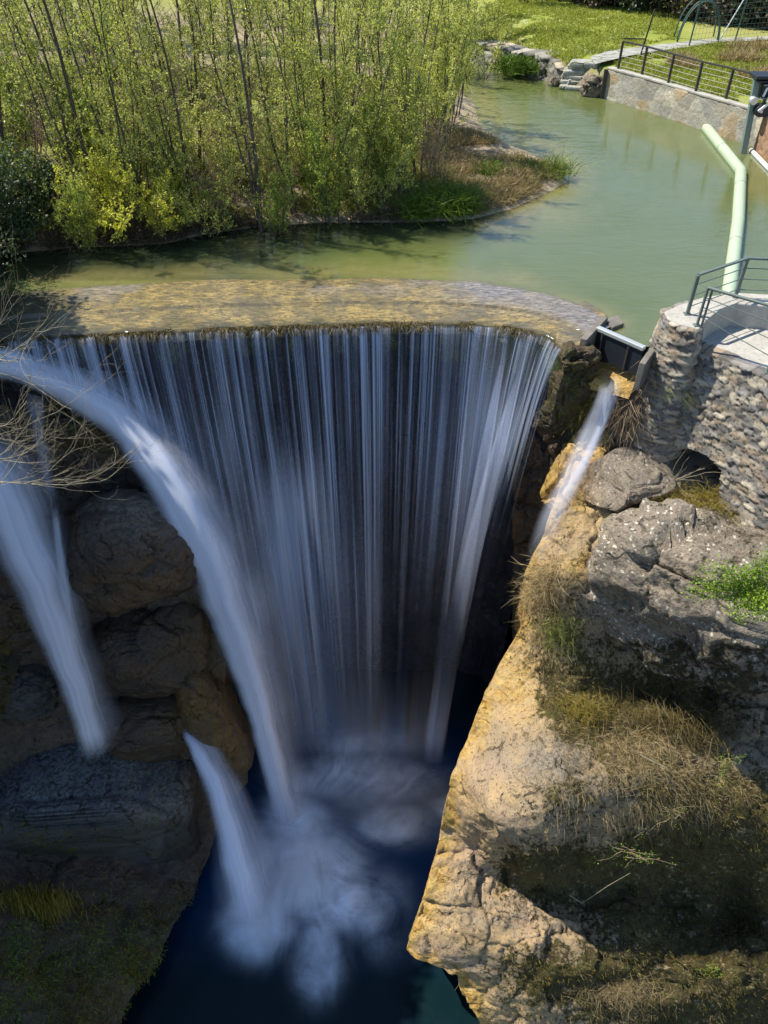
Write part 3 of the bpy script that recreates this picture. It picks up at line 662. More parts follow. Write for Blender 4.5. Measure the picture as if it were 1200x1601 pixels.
def dens_plume(px, py, u):
    d = .75*gauss(px, py, 455, 800, 50, 120)*smooth(660, 780, py+20*np.sin(px*.09))+.55*gauss(px, py, 470, 980, 85, 210)*smooth(720, 900, py)+.4*gauss(px, py, 770, 660, 32, 80)+.3*gauss(px, py, 735, 760, 40, 150)+.05*gauss(px, py, 690, 1000, 40, 250)+.16*gauss(px, py, 640, 1170, 70, 90)+.25*gauss(px, py, 340, 720, 45, 90)
    d += .38*gauss(px, py, 560, 1190, 110, 75)
    xj = np.interp(py, [560, 590, 622, 672, 745, 830, 930, 1050, 1160, 1260], [0, 70, 140, 200, 255, 305, 350, 390, 420, 445])
    d = d*smooth(-20, 50, px-xj)*smooth(-60, 60, 1262-py)
    return np.clip(d, 0, 1)
M['plume'] = veil_mat('plume_water', 9, 2.4, .04, .34, .66, .85, (.66, .76, 1.0))
sheet('spray', fall, .11, .995, .3, 2.5, PZ, 3, 'plume', dens_plume, 240, 100, .16, .10, 57)

def ribbon(name, pts, widths, bulge, matn, parent, nu=40, nv=140, base=.35, fade=(.0, .04, .9, 1.0), edge=.25, dmul=1.0, wob=.05, seed=0):
    """a jet: path points (world), width across (m), cross-section bulging towards the viewer side"""
    P = np.array([list(p) for p in pts], float); n = len(P)
    tt = np.linspace(0, n-1, nv)
    # Catmull-Rom
    def cr(A):
        i = np.clip(np.floor(tt).astype(int), 0, n-2); f = (tt-i)[:, None]
        g = lambda k: A[np.clip(k, 0, n-1)]
        p0, p1, p2, p3 = g(i-1), g(i), g(i+1), g(i+2)
        return .5*((2*p1)+(-p0+p2)*f+(2*p0-5*p1+4*p2-p3)*f**2+(-p0+3*p1-3*p2+p3)*f**3)
    C0 = cr(P); Wd = cr(np.array(widths, float)[:, None])[:, 0]
    d = np.gradient(C0, axis=0); d /= np.linalg.norm(d, axis=1, keepdims=True)
    view = np.array([0, 0, HC])-C0; side = np.cross(d, view); side /= np.linalg.norm(side, axis=1, keepdims=True)
    nrm = np.cross(side, d); nrm /= np.linalg.norm(nrm, axis=1, keepdims=True)
    u = np.linspace(-1, 1, nu)
    G = C0[:, None]+side[:, None]*(u[None, :, None]*Wd[:, None, None]/2)+nrm[:, None]*(bulge*Wd[:, None, None]/2*(1-u**2)[None, :, None])
    L = np.concatenate([[0], np.cumsum(np.linalg.norm(np.diff(C0, axis=0), axis=1))])
    s = (L/L[-1])[:, None]+0*u[None]
    al = smooth(fade[0], fade[1], s)*(1-smooth(fade[2], fade[3], s))
    ue = np.abs(u)[None]+.20*fbm(np.stack([L[:, None]*.7+0*u[None], np.sign(u)[None]+0*L[:, None], seed+0*s], -1), 3)
    al = al*(1-smooth(1-edge*2, 1.0, ue))*dmul
    A = np.stack([al, base+0*al, 0*al], -1).reshape(-1, 3)
    uv = np.stack([u[None]*np.mean(widths)/2*1.0+seed*13+0*s, L[:, None]+0*u[None]], -1).reshape(-1, 2)
    G = G+wob*fbm(G*1.2, 3, seed)[..., None]
    loc = np.array(parent.location) if parent is not None else 0
    return mesh_np(name, G.reshape(-1, 3)-loc, grid_faces(nu, nv), M[matn], parent, attrs={'mask': A}, uv=uv)

# the large jet leaping from the left bank over the rock
jet = empty('waterfall', AY(-40, 560, 17.6)); tag(jet, 'thick white jet arching from the left bank over a rock and down across the curtain', 'waterfall')
def J(*a): return [AY(*p) for p in a]
jp = J((-60, 562, 16.2), (0, 570, 16.3), (70, 590, 16.4), (140, 622, 16.4), (200, 672, 16.1), (255, 745, 15.5), (305, 830, 14.9), (350, 930, 14.4), (390, 1050, 13.8), (420, 1160, 13.2), (445, 1260, 12.6), (462, 1330, 12.1))
ribbon('stream', jp, [.8, .9, 1.0, 1.15, 1.2, 1.3, 1.4, 1.35, 1.15, 1.0, 1.0, 1.4], .5, 'jet', jet, 60, 200, .48, (0, .03, .80, 1), .3, 1.0, seed=1)
jp2 = [p+Vector((.16, .35, .06)) for p in jp]
ribbon('stream', jp2, [.5, .7, 1.0, 1.4, 1.7, 1.9, 2.1, 2.2, 1.9, 1.6, 1.7, 2.2], .4, 'jet', jet, 60, 160, .08, (0, .05, .85, 1), .45, .5, seed=2)
jp3 = J((150, 622, 16.5), (215, 672, 15.9), (268, 742, 15.2), (316, 830, 14.6), (355, 930, 14.1), (396, 1050, 13.5), (425, 1160, 12.9), (452, 1280, 12.2))
ribbon('stream', jp3, [.3, .4, .45, .5, .5, .45, .5, .8], .5, 'jet', jet, 24, 160, .5, (.0, .2, .8, 1), .4, .6, seed=3)
# second stream at the left edge landing on the ledge
jet2 = empty('waterfall', AY(-60, 730, 16)); tag(jet2, 'white stream at the far left pouring down onto the flat grey ledge', 'waterfall')
jq = J((-60, 700, 14.8), (-10, 760, 14.4), (30, 850, 13.8), (65, 930, 13.3), (95, 1010, 12.85), (120, 1080, 12.5), (140, 1140, 12.3), (150, 1178, 12.25))
ribbon('stream', jq, [1.0, 1.3, 1.4, 1.35, 1.1, .95, 1.0, 1.3], .5, 'jet', jet2, 50, 150, .38, (0, .05, .86, 1), .35, .95, seed=4)
ribbon('stream', [p+Vector((.12, .3, 0)) for p in jq], [1.6, 2.1, 2.1, 1.8, 1.4, 1.3, 1.5, 2.0], .4, 'jet', jet2, 50, 150, .15, (0, .05, .82, 1), .5, .6, seed=5)
ribbon('stream', J((85, 785, 14.3), (90, 830, 14.1), (98, 900, 13.6), (110, 1000, 13.1), (128, 1100, 12.5)), [.25, .25, .3, .35, .3], .4, 'jet', jet2, 20, 100, .3, (0, .1, .6, 1), .4, .6, seed=6)
ribbon('stream', J((55, 600, 17.0), (60, 660, 16.7), (72, 730, 16.4), (84, 790, 16.1)), [.8, .6, .4, .3], .4, 'jet', jet2, 20, 60, .25, (0, .2, .8, 1), .4, .45, seed=16)
# third: short spout off the ledge into the pool
jet3 = empty('waterfall', AY(290, 1150, 12.6)); tag(jet3, 'short white spout leaving the right end of the ledge into the pool', 'waterfall')
jr = J((286, 1142, 12.7), (305, 1170, 12.2), (330, 1215, 11.6), (350, 1270, 10.9), (368, 1330, 10.2), (385, 1400, 9.45), (402, 1470, 8.75))
ribbon('stream', jr, [.3, .5, .7, .85, 1.05, 1.4, 2.0], .5, 'jet', jet3, 40, 120, .45, (0, .05, .62, 1), .38, .95, seed=7)
ribbon('stream', [p+Vector((.1, .25, 0)) for p in jr], [.3, .7, 1.1, 1.4, 1.9, 2.4, 3.0], .4, 'jet', jet3, 40, 120, .25, (0, .1, .7, 1), .4, .55, seed=8)
# chute below the sluice
jet4 = empty('waterfall', AY(950, 600, 16.4)); tag(jet4, 'thin sunlit rivulet spilling from the sluice down a golden rock channel', 'waterfall')
js = J((952, 592, 15.95), (955, 612, 15.65), (942, 660, 15.45), (920, 710, 15.15), (900, 750, 14.85), (878, 795, 14.5), (856, 845, 14.0), (840, 880, 13.75))
ribbon('stream', js, [.6, .5, .32, .3, .4, .6, .5, .3], .3, 'jet', jet4, 40, 120, .12, (0, .15, .4, .8), .4, .75, seed=9)
ribbon('stream', [p+Vector((-.25, -.2, -.05)) for p in js], [.3, .4, .6, .7, .7, .8, .7, .4], .3, 'jet', jet4, 30, 100, .1, (0, .1, .5, 1), .4, .5, seed=10)

# mist over the landing places
def mist(loc, rad, dens, label, seed):
    bm_ = MB(); o = None
    import bmesh
    b = bmesh.new(); bmesh.ops.create_icosphere(b, subdivisions=3, radius=1); me = bpy.data.meshes.new('mist'); b.to_mesh(me); b.free()
    t = NT('mist_volume'); oc = t.n('TexCoord').outputs['Object']
    ln = t.n('VectorMath', {0: oc}, operation='LENGTH').outputs['Value']
    nz = t.noise(oc, 1.6, 3, .6, .5)
    fo = t.ramp(ln, .1, .95, 1, 0); fo = t.math('MULTIPLY', fo, fo)
    dd = t.math('MULTIPLY', t.math('MULTIPLY', fo, t.ramp(nz, .35, .62, .25, 1.3)), dens)
    v = t.n('VolumePrincipled', {'Color': (.93, .96, 1, 1), 'Density': dd, 'Anisotropy': .2}); t.t.links.new(v.outputs[0], t.out.inputs[1])
    me.materials.append(t.m); o = bpy.data.objects.new('mist', me); C.objects.link(o); o.location = loc; o.scale = rad
    tag(o, label, 'mist', kind='stuff')
mist(AZ(450, 1370, PZ+.9), (2.4, 1.7, 1.5), .8, 'white spray cloud where the left jet hits the pool', 1)
mist(AZ(405, 1440, PZ+.6), (1.6, 1.3, 1.4), 1.1, 'white spray cloud where the short spout hits the pool', 2)
mist(AZ(590, 1250, PZ+.8), (3.6, 1.9, 2.0), .45, 'thin blue spray at the foot of the curtain', 3)

# ================================================================== BOULDERS
def ico_verts(sub):
    import bmesh
    b = bmesh.new(); bmesh.ops.create_icosphere(b, subdivisions=sub, radius=1)
    V = np.array([v.co[:] for v in b.verts]); Fc = np.array([[v.index for v in f.verts] for f in b.faces]); b.free(); return V, Fc
ICO = {k: ico_verts(k) for k in (3, 4, 6)}
def boulder(label, c, rad, rz, seed, mat='wet_rock', sq=.72, amp=.16, sub=6, tilt=(0, 0), maskf=None, cuts=9, fs=1.5, name='boulder', group=None, parent=None):
    V, Fc = ICO[sub]; V = V.copy()
    U = np.sign(V)*np.abs(V)**sq; U /= np.max(np.abs(U), axis=0)
    rgc = np.random.default_rng(seed*13+1)
    for _ in range(cuts):
        nc = rgc.normal(size=3); nc /= np.linalg.norm(nc); hh = .62+.28*rgc.random(); dd_ = U @ nc; mx = dd_.max(); U = U-nc[None]*np.maximum(0, dd_-hh*mx)[:, None]*.88
    W = U*np.array(rad); q = W+seed*7.7
    n = fbm(q*.8, 4, seed, .5)*amp*.9+fract(q*np.array([1, 1, 1.7]), fs/np.mean(rad), seed+3)*amp*.9+fbm(q*5, 3, seed+9)*amp*.16
    nn = V*np.array([1/rad[0], 1/rad[1], 1/rad[2]]); nn /= np.linalg.norm(nn, axis=1, keepdims=True)
    W = W+nn*n[:, None]
    Rm = (Matrix.Rotation(rz, 3, 'Z') @ Matrix.Rotation(tilt[0], 3, 'X') @ Matrix.Rotation(tilt[1], 3, 'Y'))
    W = W @ np.array(Rm).T
    G = W+np.array(c); px, py = proj(G)
    A = np.zeros((len(G), 3))
    if maskf: A = np.stack(maskf(px, py, G), -1)
    o = mesh_np(name, W, Fc, M[mat], parent, attrs={'mask': np.clip(A, 0, 1)}); o.location = Vector(c)
    if parent is None: tag(o, label, 'boulder', group)
    return o
boulder('great grey boulder speckled with white lichen above the dark overhang', Vector((8.25, 12.3, -4.85)), (3.35, 1.75, 2.15), R(-8), 3, 'lichen_rock', .6, .34, 6, (R(-3), R(5)),
        lambda x, y, G: (0*x, .5*gauss(x, y, 1120, 800, 110, 45)+.3*gauss(x, y, 1180, 860, 60, 60)+.6*smooth(975, 1010, y+25*fbm(G*1.1, 3)), 0*x+1), cuts=5)  # last moss term paints shade over the lower front
boulder('dark mossy rock below the right end of the weir lip', AZ(905, 546, .0)+Vector((.05, .15, -1.3)), (.55, .5, 1.25), R(10), 23, 'wet_rock', .5, .2, 6, (0, 0), fs=.7, maskf=lambda x, y, G: (.3*(1-smooth(560, 600, y)), .5+0*x, 0*x))
boulder('golden mossy rock step carrying the sluice floor', AZ(945, 592, -.8)+Vector((0, .45, -.85)), (.72, .6, .8), R(-20), 24, 'rock', .45, .2, 6, (0, 0), fs=.7, maskf=lambda x, y, G: (1-smooth(600, 640, y), .35+.4*smooth(600, 630, y), 0*x))
boulder('wet golden rock rib under the thin rivulet', AY(905, 735, 15.6), (.62, .6, 1.5), R(-10), 25, 'rock', .6, .18, 6, (R(-20), R(16)), fs=.6, maskf=lambda x, y, G: (1+0*x, .25+0*x, 0*x))
boulder('angular grey rock beside the rivulet below the rubble wall', AY(975, 755, 14.8), (1.0, .85, .65), R(20), 12, 'lichen_rock', .4, .12, 6, (R(15), R(10)), fs=.6, maskf=
        lambda x, y, G: (.5*(1-smooth(900, 950, x)), 0*x, 0*x+.6))
# left hand stack
boulder('big dark rounded boulder between the two left streams', AY(212, 872, 14.9), (1.9, 1.5, 1.9), R(8), 5, 'wet_rock', .85, .15, 6, (0, R(14)), fs=.9, cuts=3, maskf=
        lambda x, y, G: (.2*gauss(x, y, 220, 960, 70, 60), .1*gauss(x, y, 215, 780, 60, 30), .8*gauss(x, y, 230, 790, 90, 50)))
boulder('brown boulder in the middle of the left stack with a dark crack above', AY(238, 1005, 14.4), (1.75, 1.4, 1.25), R(0), 6, 'wet_rock', .6, .15, 6, (0, R(-8)), fs=.8, cuts=4, maskf=
        lambda x, y, G: (.6*gauss(x, y, 330, 990, 50, 60), 0*x, 0*x))
boulder('low brown boulder under the stack just behind the grey ledge', AY(240, 1120, 13.7), (1.75, 1.4, 1.25), R(5), 7, 'wet_rock', .6, .15, 6, (0, R(-4)), fs=.8, cuts=4, maskf=
        lambda x, y, G: (.6*gauss(x, y, 300, 1110, 50, 50), .35*gauss(x, y, 260, 1100, 70, 60), 0*x))
boulder('tall leaning ochre slab at the right end of the left stack', AY(338, 1120, 13.5), (.75, 1.2, 2.3), R(10), 8, 'wet_rock', .75, .10, 6, (R(-8), R(-12)), fs=.6, cuts=3, maskf=
        lambda x, y, G: (.75+0*x, .2+0*x, 0*x))
boulder('small dark boulder at the left edge beside the second stream', AY(20, 1075, 13.6), (1.2, .9, .95), R(12), 9, 'ledge_rock', .72, .16, 6, (0, R(14)),
        lambda x, y, G: (.5*gauss(x, y, 20, 1000, 60, 50), .3*gauss(x, y, 40, 1000, 60, 50), 0*x))
boulder('mossy yellow brown rock at the left edge above the small dark boulder', AY(10, 965, 14.6), (1.0, .9, .9), R(12), 10, 'wet_rock', .72, .16, 6, (0, R(14)),
        lambda x, y, G: (.6+0*x, .4+0*x, 0*x))
boulder('rounded wet rock hump under the start of the arching jet', AY(150, 665, 16.9), (1.15, .9, .85), R(12), 14, 'wet_rock', .85, .14, 6, (0, R(24)),
        lambda x, y, G: (.7*gauss(x, y, 185, 665, 50, 40), .55+0*x, 0*x))
# the big ledge block
def ledge():
    c = AY(95, 1330, 11.2)
    top_z = AY(120, 1200, 12.2).z
    boulder('massive flat topped grey ledge block with a mossy black face by the pool', Vector((-9.25, 12.2, top_z-2.9)), (3.2, 1.8, 2.85), R(6), 15, 'ledge_rock', .24, .16, 6, (0, R(2)), fs=1.0, maskf=
            lambda x, y, G: (.35*gauss(x, y, 240, 1230, 60, 60), .30*smooth(1230, 1300, y)+.35*gauss(x, y, 60, 1400, 90, 90), .9*(1-smooth(1250, 1290, y+30*fbm(G*1.5, 3)))), cuts=4)  # last channel paints the top lighter, as if lit by the sky
ledge()
def mossf(x, y, G): return (.3+0*x, .62+0*x, 0*x)
boulder('low mossy green rock shelf at the bottom left corner', AY(70, 1560, 7.6), (2.3, 1.6, 1.4), R(14), 17, 'ledge_rock', .7, .22, 6, (0, R(10)), mossf)

# ================================================================== RIGHT PLATFORM, SLUICE, WALLS
def stone_wall_mesh(name, pts, z_top, z_bot, batter, mat_, parent, cell=(.34, .17), relief=.07, seed=0, pal=None, thick=.5, hole=None, res=.035, grout=(.085, .075, .06), irregular=.35):
    """rubble face through plan points (x,y); stones bulge out of recessed joints"""
    P = np.array([list(p)[:2] for p in pts], float); L = np.concatenate([[0], np.cumsum(np.linalg.norm(np.diff(P, axis=0), axis=1))])
    nu = max(8, int(L[-1]/res)); u = np.linspace(0, L[-1], nu)
    X = np.interp(u, L, P[:, 0]); Y = np.interp(u, L, P[:, 1])
    zt = np.interp(u, L, z_top) if hasattr(z_top, '__len__') else np.full(nu, z_top)
    zb = np.interp(u, L, z_bot) if hasattr(z_bot, '__len__') else np.full(nu, z_bot)
    tx, ty = np.gradient(X), np.gradient(Y); l = np.hypot(tx, ty); nx, ny = ty/l, -tx/l
    k = 9; ker = np.ones(k)/k; nx = np.convolve(np.pad(nx, k//2, 'edge'), ker, 'valid'); ny = np.convolve(np.pad(ny, k//2, 'edge'), ker, 'valid')
    nv = max(6, int(np.max(zt-zb)/res)); v = np.linspace(0, 1, nv)[:, None]
    Z = zt[None]*(1-v)+zb[None]*v; Uu = u[None]+0*Z
    # cells
    row = np.floor((Z+.03*fbm(np.stack([Uu*1.5, Z, 0*Z], -1), 2, seed))/cell[1]); d1 = np.full(Z.shape, 9.); d2 = np.full(Z.shape, 9.); idc = np.zeros(Z.shape)
    for dr in (-1, 0, 1):
        rr = row+dr
        ci = np.floor(Uu/cell[0]+.5*(rr % 2))
        for dc in (-1, 0, 1):
            cc = ci+dc; h1 = _hash(cc.astype(int), rr.astype(int), 0*cc.astype(int), seed); h2 = _hash(cc.astype(int), rr.astype(int), 0*cc.astype(int)+5, seed+3)
            cu = (cc+.5-.5*(rr % 2)+(h1-.5)*irregular*1.6)*cell[0]; cz = (rr+.5+(h2-.5)*irregular)*cell[1]
            dd = np.hypot((Uu-cu)/cell[0], (Z-cz)/cell[1]*.9)
            m = dd < d1; d2 = np.where(m, d1, np.minimum(d2, dd)); idc = np.where(m, cc*131.7+rr*17.3, idc); d1 = np.where(m, dd, d1)
    e = d2-d1; bul = smooth(0, .10, e)
    hid = _hash(np.floor(idc*10).astype(int), 0*row.astype(int), 0*row.astype(int)+2, seed+11)
    hid2 = _hash(np.floor(idc*10).astype(int), 0*row.astype(int), 0*row.astype(int)+7, seed+12)
    off = relief*bul*(.25+.9*hid)+.5*relief*fbm(np.stack([Uu*9, Z*12, 0*Z], -1), 4, seed, .6)+relief*.25*fbm(np.stack([Uu*1.2, Z*1.2, 0*Z], -1), 2, seed)
    bt = batter*(zt[None]-Z)/np.maximum(.01, (zt-zb)[None])
    G = np.stack([X[None]+nx[None]*(off+bt), Y[None]+ny[None]*(off+bt), Z], -1)
    pal = np.array(pal if pal is not None else [(.36, .33, .28), (.28, .26, .23), (.42, .38, .31), (.24, .22, .21), (.34, .29, .23)])
    ci = np.floor(hid2*len(pal)).astype(int).clip(0, len(pal)-1); col = pal[ci]*(.8+.4*hid[..., None])
    col = col*bul[..., None]+np.array(grout)*(1-bul[..., None])
    mask = None
    if hole is not None:
        px, py = proj(G); cx = (px[:-1, :-1]+px[1:, 1:])/2; cy = (py[:-1, :-1]+py[1:, 1:])/2; mask = ~inside(cx, cy, hole)
    loc = np.array(parent.location) if parent is not None else 0
    # top course thickness
    topi = G[0].copy(); back = topi.copy(); back[:, 0] -= nx*thick; back[:, 1] -= ny*thick
    G = np.concatenate([back[None], G], 0); col = np.concatenate([col[:1]*1.05, col], 0)
    if mask is not None: mask = np.concatenate([np.ones((1, mask.shape[1]), bool), mask], 0)
    return mesh_np(name, G.reshape(-1, 3)-loc, grid_faces(nu, G.shape[0], mask), M[mat_], parent, attrs={'stone': col.reshape(-1, 3)})

# lookout platform
WP = [(.40, .35, .28), (.24, .22, .19), (.50, .44, .34), (.17, .16, .15), (.36, .28, .20), (.30, .28, .26)]
plat = empty('lookout_platform', AZ(1130, 560, -1)); tag(plat, 'rubble stone lookout platform with curved parapet above the sluice', 'platform')
ZP, ZF = .85, .30
arch = [(1040, 790), (1042, 740), (1052, 705), (1075, 700), (1105, 712), (1127, 735), (1122, 790)]
front = [AZ(1034, 486, ZP), AZ(1042, 500, ZP), AZ(1062, 512, ZP), AZ(1088, 520, ZP)]
stone_wall_mesh('parapet_wall', [AZ(1075, 470, ZP), AZ(1036, 485, ZP), AZ(1040, 499, ZP), AZ(1062, 511, ZP), AZ(1090, 519, ZP), AZ(1098, 508, ZP)], ZP, -2.6, .35, 'rubble', plat, (.24, .105), .06, 3, thick=.2, irregular=.6, pal=WP)
stone_wall_mesh('rubble_wall', [AZ(1072, 534, ZF), AZ(1100, 546, ZF), AZ(1140, 562, ZF), AZ(1200, 590, ZF), AZ(1280, 632, ZF), AZ(1360, 670, ZF)], ZF, -3.6, .55, 'rubble', plat, (.27, .115), .065, 4, thick=.35, hole=arch, irregular=.6, pal=WP)
def poly_prism(name, pxs, ztop, zbot, mat_, parent, bev=.02):
    b = MB(); lc = parent.location if parent else Vector((0, 0, 0)); poly = [AZ(x, y, ztop)-lc for x, y in pxs][::-1]
    b.prism([(p.x, p.y) for p in poly], zbot-lc.z, ztop-lc.z); return b.build(name, M[mat_], parent, bev)
poly_prism('floor', [(1086, 528), (1112, 512), (1135, 495), (1200, 480), (1330, 520), (1330, 655), (1200, 586), (1140, 558)], ZF-.004, -1.5, 'concrete', plat)
poly_prism('coping', [(1038, 487), (1062, 476), (1100, 464), (1150, 457), (1205, 460), (1300, 480), (1300, 500), (1205, 479), (1152, 474), (1125, 484), (1105, 500), (1093, 514), (1064, 507), (1044, 498)], ZP+.03, -1.2, 'concrete', plat, .03)
# tunnel behind the arch
t_ = MB(); a0, a1 = AY(1035, 750, 15.6)-plat.location, AY(1130, 745, 15.2)-plat.location
def vault():
    b = MB(); n = 12; A, Bp = AY(1038, 770, 15.35), AY(1128, 765, 15.0); mid = (A+Bp)/2; hw = (Bp-A).length/2+.15; dx = (Bp-A).normalized(); dy = Vector((-dx.y, dx.x, 0)).normalized()
    rows = []
    for q in (0, .6, 1.4, 2.4):
        r = []
        for i in range(n+1):
            a = math.pi*i/n; r.append(mid-dx*hw*math.cos(a)+Vector((0, 0, 1.0*math.sin(a)+.0))+dy*(q-.1)-plat.location)
        rows.append(r)
    vs = [p for r in rows for p in r]; fs = [(k*(n+1)+i, k*(n+1)+i+1, (k+1)*(n+1)+i+1, (k+1)*(n+1)+i) for k in range(3) for i in range(n)]
    fs.append(tuple(3*(n+1)+i for i in range(n+1))); b.add(vs, fs); b.build('arch_vault', M['wetconcrete'], plat)
vault()

def railing(label, feet_top, posts, mat_, group, nwire=5, wire='wire', post_w=.05, rail_w=.06, h=1.0, name='railing', wr=.008, round_rail=False, double=False, cat='railing'):
    """feet: list of base points; posts placed at each; rail between tops"""
    root = empty(name, feet_top[0]); tag(root, label, cat, group); lc = root.location
    tops = [p+Vector((0, 0, h)) for p in feet_top]
    b = MB()
    for p, q in zip(tops[:-1], tops[1:]):
        if round_rail: b.tube([p-lc, q-lc], rail_w/2, 10)
        else: b.bar(p-lc, q-lc, rail_w, rail_w*.6)
    b.build('handrail', M[mat_], root, 0)
    for i, p in enumerate(feet_top):
        if not posts[i]: continue
        b = MB(); b.bar(p-lc-Vector((0, 0, .05)), p-lc+Vector((0, 0, h-.02)), post_w, post_w*1.0 if not double else post_w*.5, up=(1, 0, 0)); b.box(p-lc+Vector((0, 0, .008)), (post_w*2.2, post_w*2.2, .016)); b.build('post', M[mat_], root)
    for k in range(nwire):
        z = h*(k+.7)/(nwire+.6); b = MB()
        for p, q in zip(feet_top[:-1], feet_top[1:]): b.tube([p-lc+Vector((0, 0, z)), q-lc+Vector((0, 0, z))], wr, 6)
        b.build('wire', M[wire], root)
    return root
rb = [AZ(1074, 491, ZP+.03), AZ(1149, 464, ZP+.03), AZ(1240, 468, ZP+.03)]
railing('grey green railing round the river side of the lookout platform', rb, (1, 1, 1), 'greenrail', 'railings on the lookout platform', 3, 'greenrail', .07, .07, .95, wr=.012)
rf = [AZ(1089, 509, ZP+.03), AZ(1199, 577, ZF), AZ(1320, 650, ZF)]
def near_rail():
    root = empty('railing', rf[1]); tag(root, 'grey green railing with cable infill along the near edge of the lookout platform', 'railing', 'railings on the lookout platform'); lc = root.location
    A = AZ(1097, 449, 1.75)  ; 
    feet = [rf[0], AZ(1199, 582, ZF), AZ(1320, 642, ZF)]
    tops = [feet[0]+Vector((0, 0, .9)), feet[1]+Vector((0, 0, 1.45)), feet[2]+Vector((0, 0, 1.45))]
    b = MB(); 
    for p, q in zip(tops[:-1], tops[1:]): b.tube([p-lc, q-lc], .035, 10)
    b.build('handrail', M['greenrail'], root)
    for p, q in zip(feet, tops):
        b = MB(); b.bar(p-lc, q-lc, .06, .045, up=(1, 0, 0)); b.box(p-lc+Vector((0, 0, .01)), (.14, .14, .02)); b.build('post', M['greenrail'], root)
    b = MB(); o_ = Vector((.1, -.02, 0)); b.bar(feet[0]+o_-lc, tops[0]+o_-lc, .05, .03, up=(1, 0, 0)); b.build('post', M['greenrail'], root)
    for k in range(3):
        f = (.25, .5, .75)[k]; b = MB()
        for i in range(2):
            b.tube([feet[i].lerp(tops[i], f)-lc, feet[i+1].lerp(tops[i+1], f)-lc], .010, 6)
        b.build('wire', M['greenrail'], root)
near_rail()

# sluice
slu = empty('sluice_gate', AZ(960, 560, -.5)); tag(slu, 'small steel sluice gate with bright top rail between concrete cheeks', 'sluice gate')
def sluice():
    lc = slu.location
    p0, p1 = AZ(934, 513, .2), AZ(1007, 545, .2); d = (p1-p0).normalized(); n = Vector((d.y, -d.x, 0))
    b = MB(); b.bar(p0-lc, p1-lc, .14, .09); b.build('gate_rail', M['galv'], slu, .01)
    b = MB(); b.box(((p0+p1)/2-lc)+Vector((0, 0, -.40)), ((p1-p0).length, .05, .66), Matrix.Rotation(math.atan2(d.y, d.x), 3, 'Z')); b.build('gate_panel', M['black'], slu)
    for q in (.15, .72):
        pp = p0.lerp(p1, q)+n*.05-lc; b = MB(); b.bar(pp+Vector((0, 0, -.72)), pp+Vector((0, 0, -.02)), .05, .04, up=(1, 0, 0)); b.build('stiffener', M['rail'], slu)
    # cheeks
    def cheek(a, bb, ztop, thick, zb=-1.6):
        dd = (bb-a).normalized(); nn = Vector((dd.y, -dd.x, 0))*thick/2
        m = MB(); m.prism([(q-lc)[:2] for q in (a+nn, bb+nn, bb-nn, a-nn)], zb-lc.z, ztop-lc.z); return m.build('cheek', M['wetconcrete'], slu, .015)
    cheek(AZ(912, 530, .22), AZ(946, 494, .22), .22, .16, -.6)
    cheek(AZ(1004, 568, .12), AZ(1020, 545, .12), .12, .14, -.6)
    m = MB(); m.prism([(AZ(x, y, .1)-lc)[:2] for x, y in ((943, 500), (965, 492), (976, 505), (958, 512))], -1.4-lc.z, .1-lc.z); m.build('pier', M['wetconcrete'], slu, .03)
    m = MB(); m.prism([(AZ(x, y, .03)-lc)[:2] for x, y in ((884, 548), (916, 534), (950, 492), (915, 468), (872, 500), (868, 532))], -.3-lc.z, .03-lc.z); m.build('lip_end', M['sill'], slu, .05)
    # worn floor apron
    nu, nv = 60, 40; U, Vv = np.meshgrid(np.linspace(0, 1, nu), np.linspace(0, 1, nv))
    c00, c10, c01, c11 = [np.array(AZ(x, y, z)) for x, y, z in ((905, 556, -.75), (1008, 584, -.75), (893, 588, -.78), (985, 612, -.78))]
    G = (c00*(1-U[..., None])+c10*U[..., None])*(1-Vv[..., None])+(c01*(1-U[..., None])+c11*U[..., None])*Vv[..., None]
    G[..., 2] += .05*fbm(G*2.5, 4, 3)
    f = smooth(.7, 1, Vv); G[..., 2] -= f*f*.22
    A = np.stack([1+0*U, 0*U, 0*U], -1).reshape(-1, 3)
    mesh_np('apron', G.reshape(-1, 3)-np.array(lc), grid_faces(nu, nv), M['rock'], slu, attrs={'mask': A})
sluice()

# ---- far retaining wall with its railing
fw = empty('retaining_wall', AZ(945, 150, 0)); tag(fw, 'pale crazy stone retaining wall along the far side of the channel', 'wall')
WZ = 1.15
wl = [AZ(942, 153, 0), AZ(1005, 172, 0), AZ(1085, 199, 0), AZ(1168, 226, 0), AZ(1260, 268, 0)]
stone_wall_mesh('stone_face', wl, WZ, -.6, 0.0, 'rubble', fw, (.62, .50), .022, 8, [(.50, .47, .40), (.44, .40, .34), (.56, .50, .40), (.40, .38, .35), (.52, .40, .26), (.47, .45, .40)], .01, res=.06, grout=(.52, .49, .42), irregular=.8)
def wall_cap():
    b = MB()
    for p, q in zip(wl[:-1], wl[1:]):
        n = Vector(((q-p).y, -(q-p).x, 0)).normalized()
        b.bar(p-n*.14+Vector((0, 0, WZ+.035))-fw.location, q-n*.14+Vector((0, 0, WZ+.035))-fw.location, .34, .07)
    b.build('coping', M['concrete'], fw, .01)
    b = MB(); p = wl[0]; b.bar(p+Vector((-.08, -.06, -.6))-fw.location, p+Vector((-.08, -.06, WZ))-fw.location, .14, .14, up=(1, 0, 0)); b.build('edge_post', M['rail'], fw)
wall_cap()
ft = [AZ(966, 108, WZ+.05), AZ(1003, 117, WZ+.05), AZ(1044, 130, WZ+.05), AZ(1087, 143, WZ+.05), AZ(1134, 155, WZ+.05), AZ(1190, 172, WZ+.05), AZ(1250, 192, WZ+.05)]
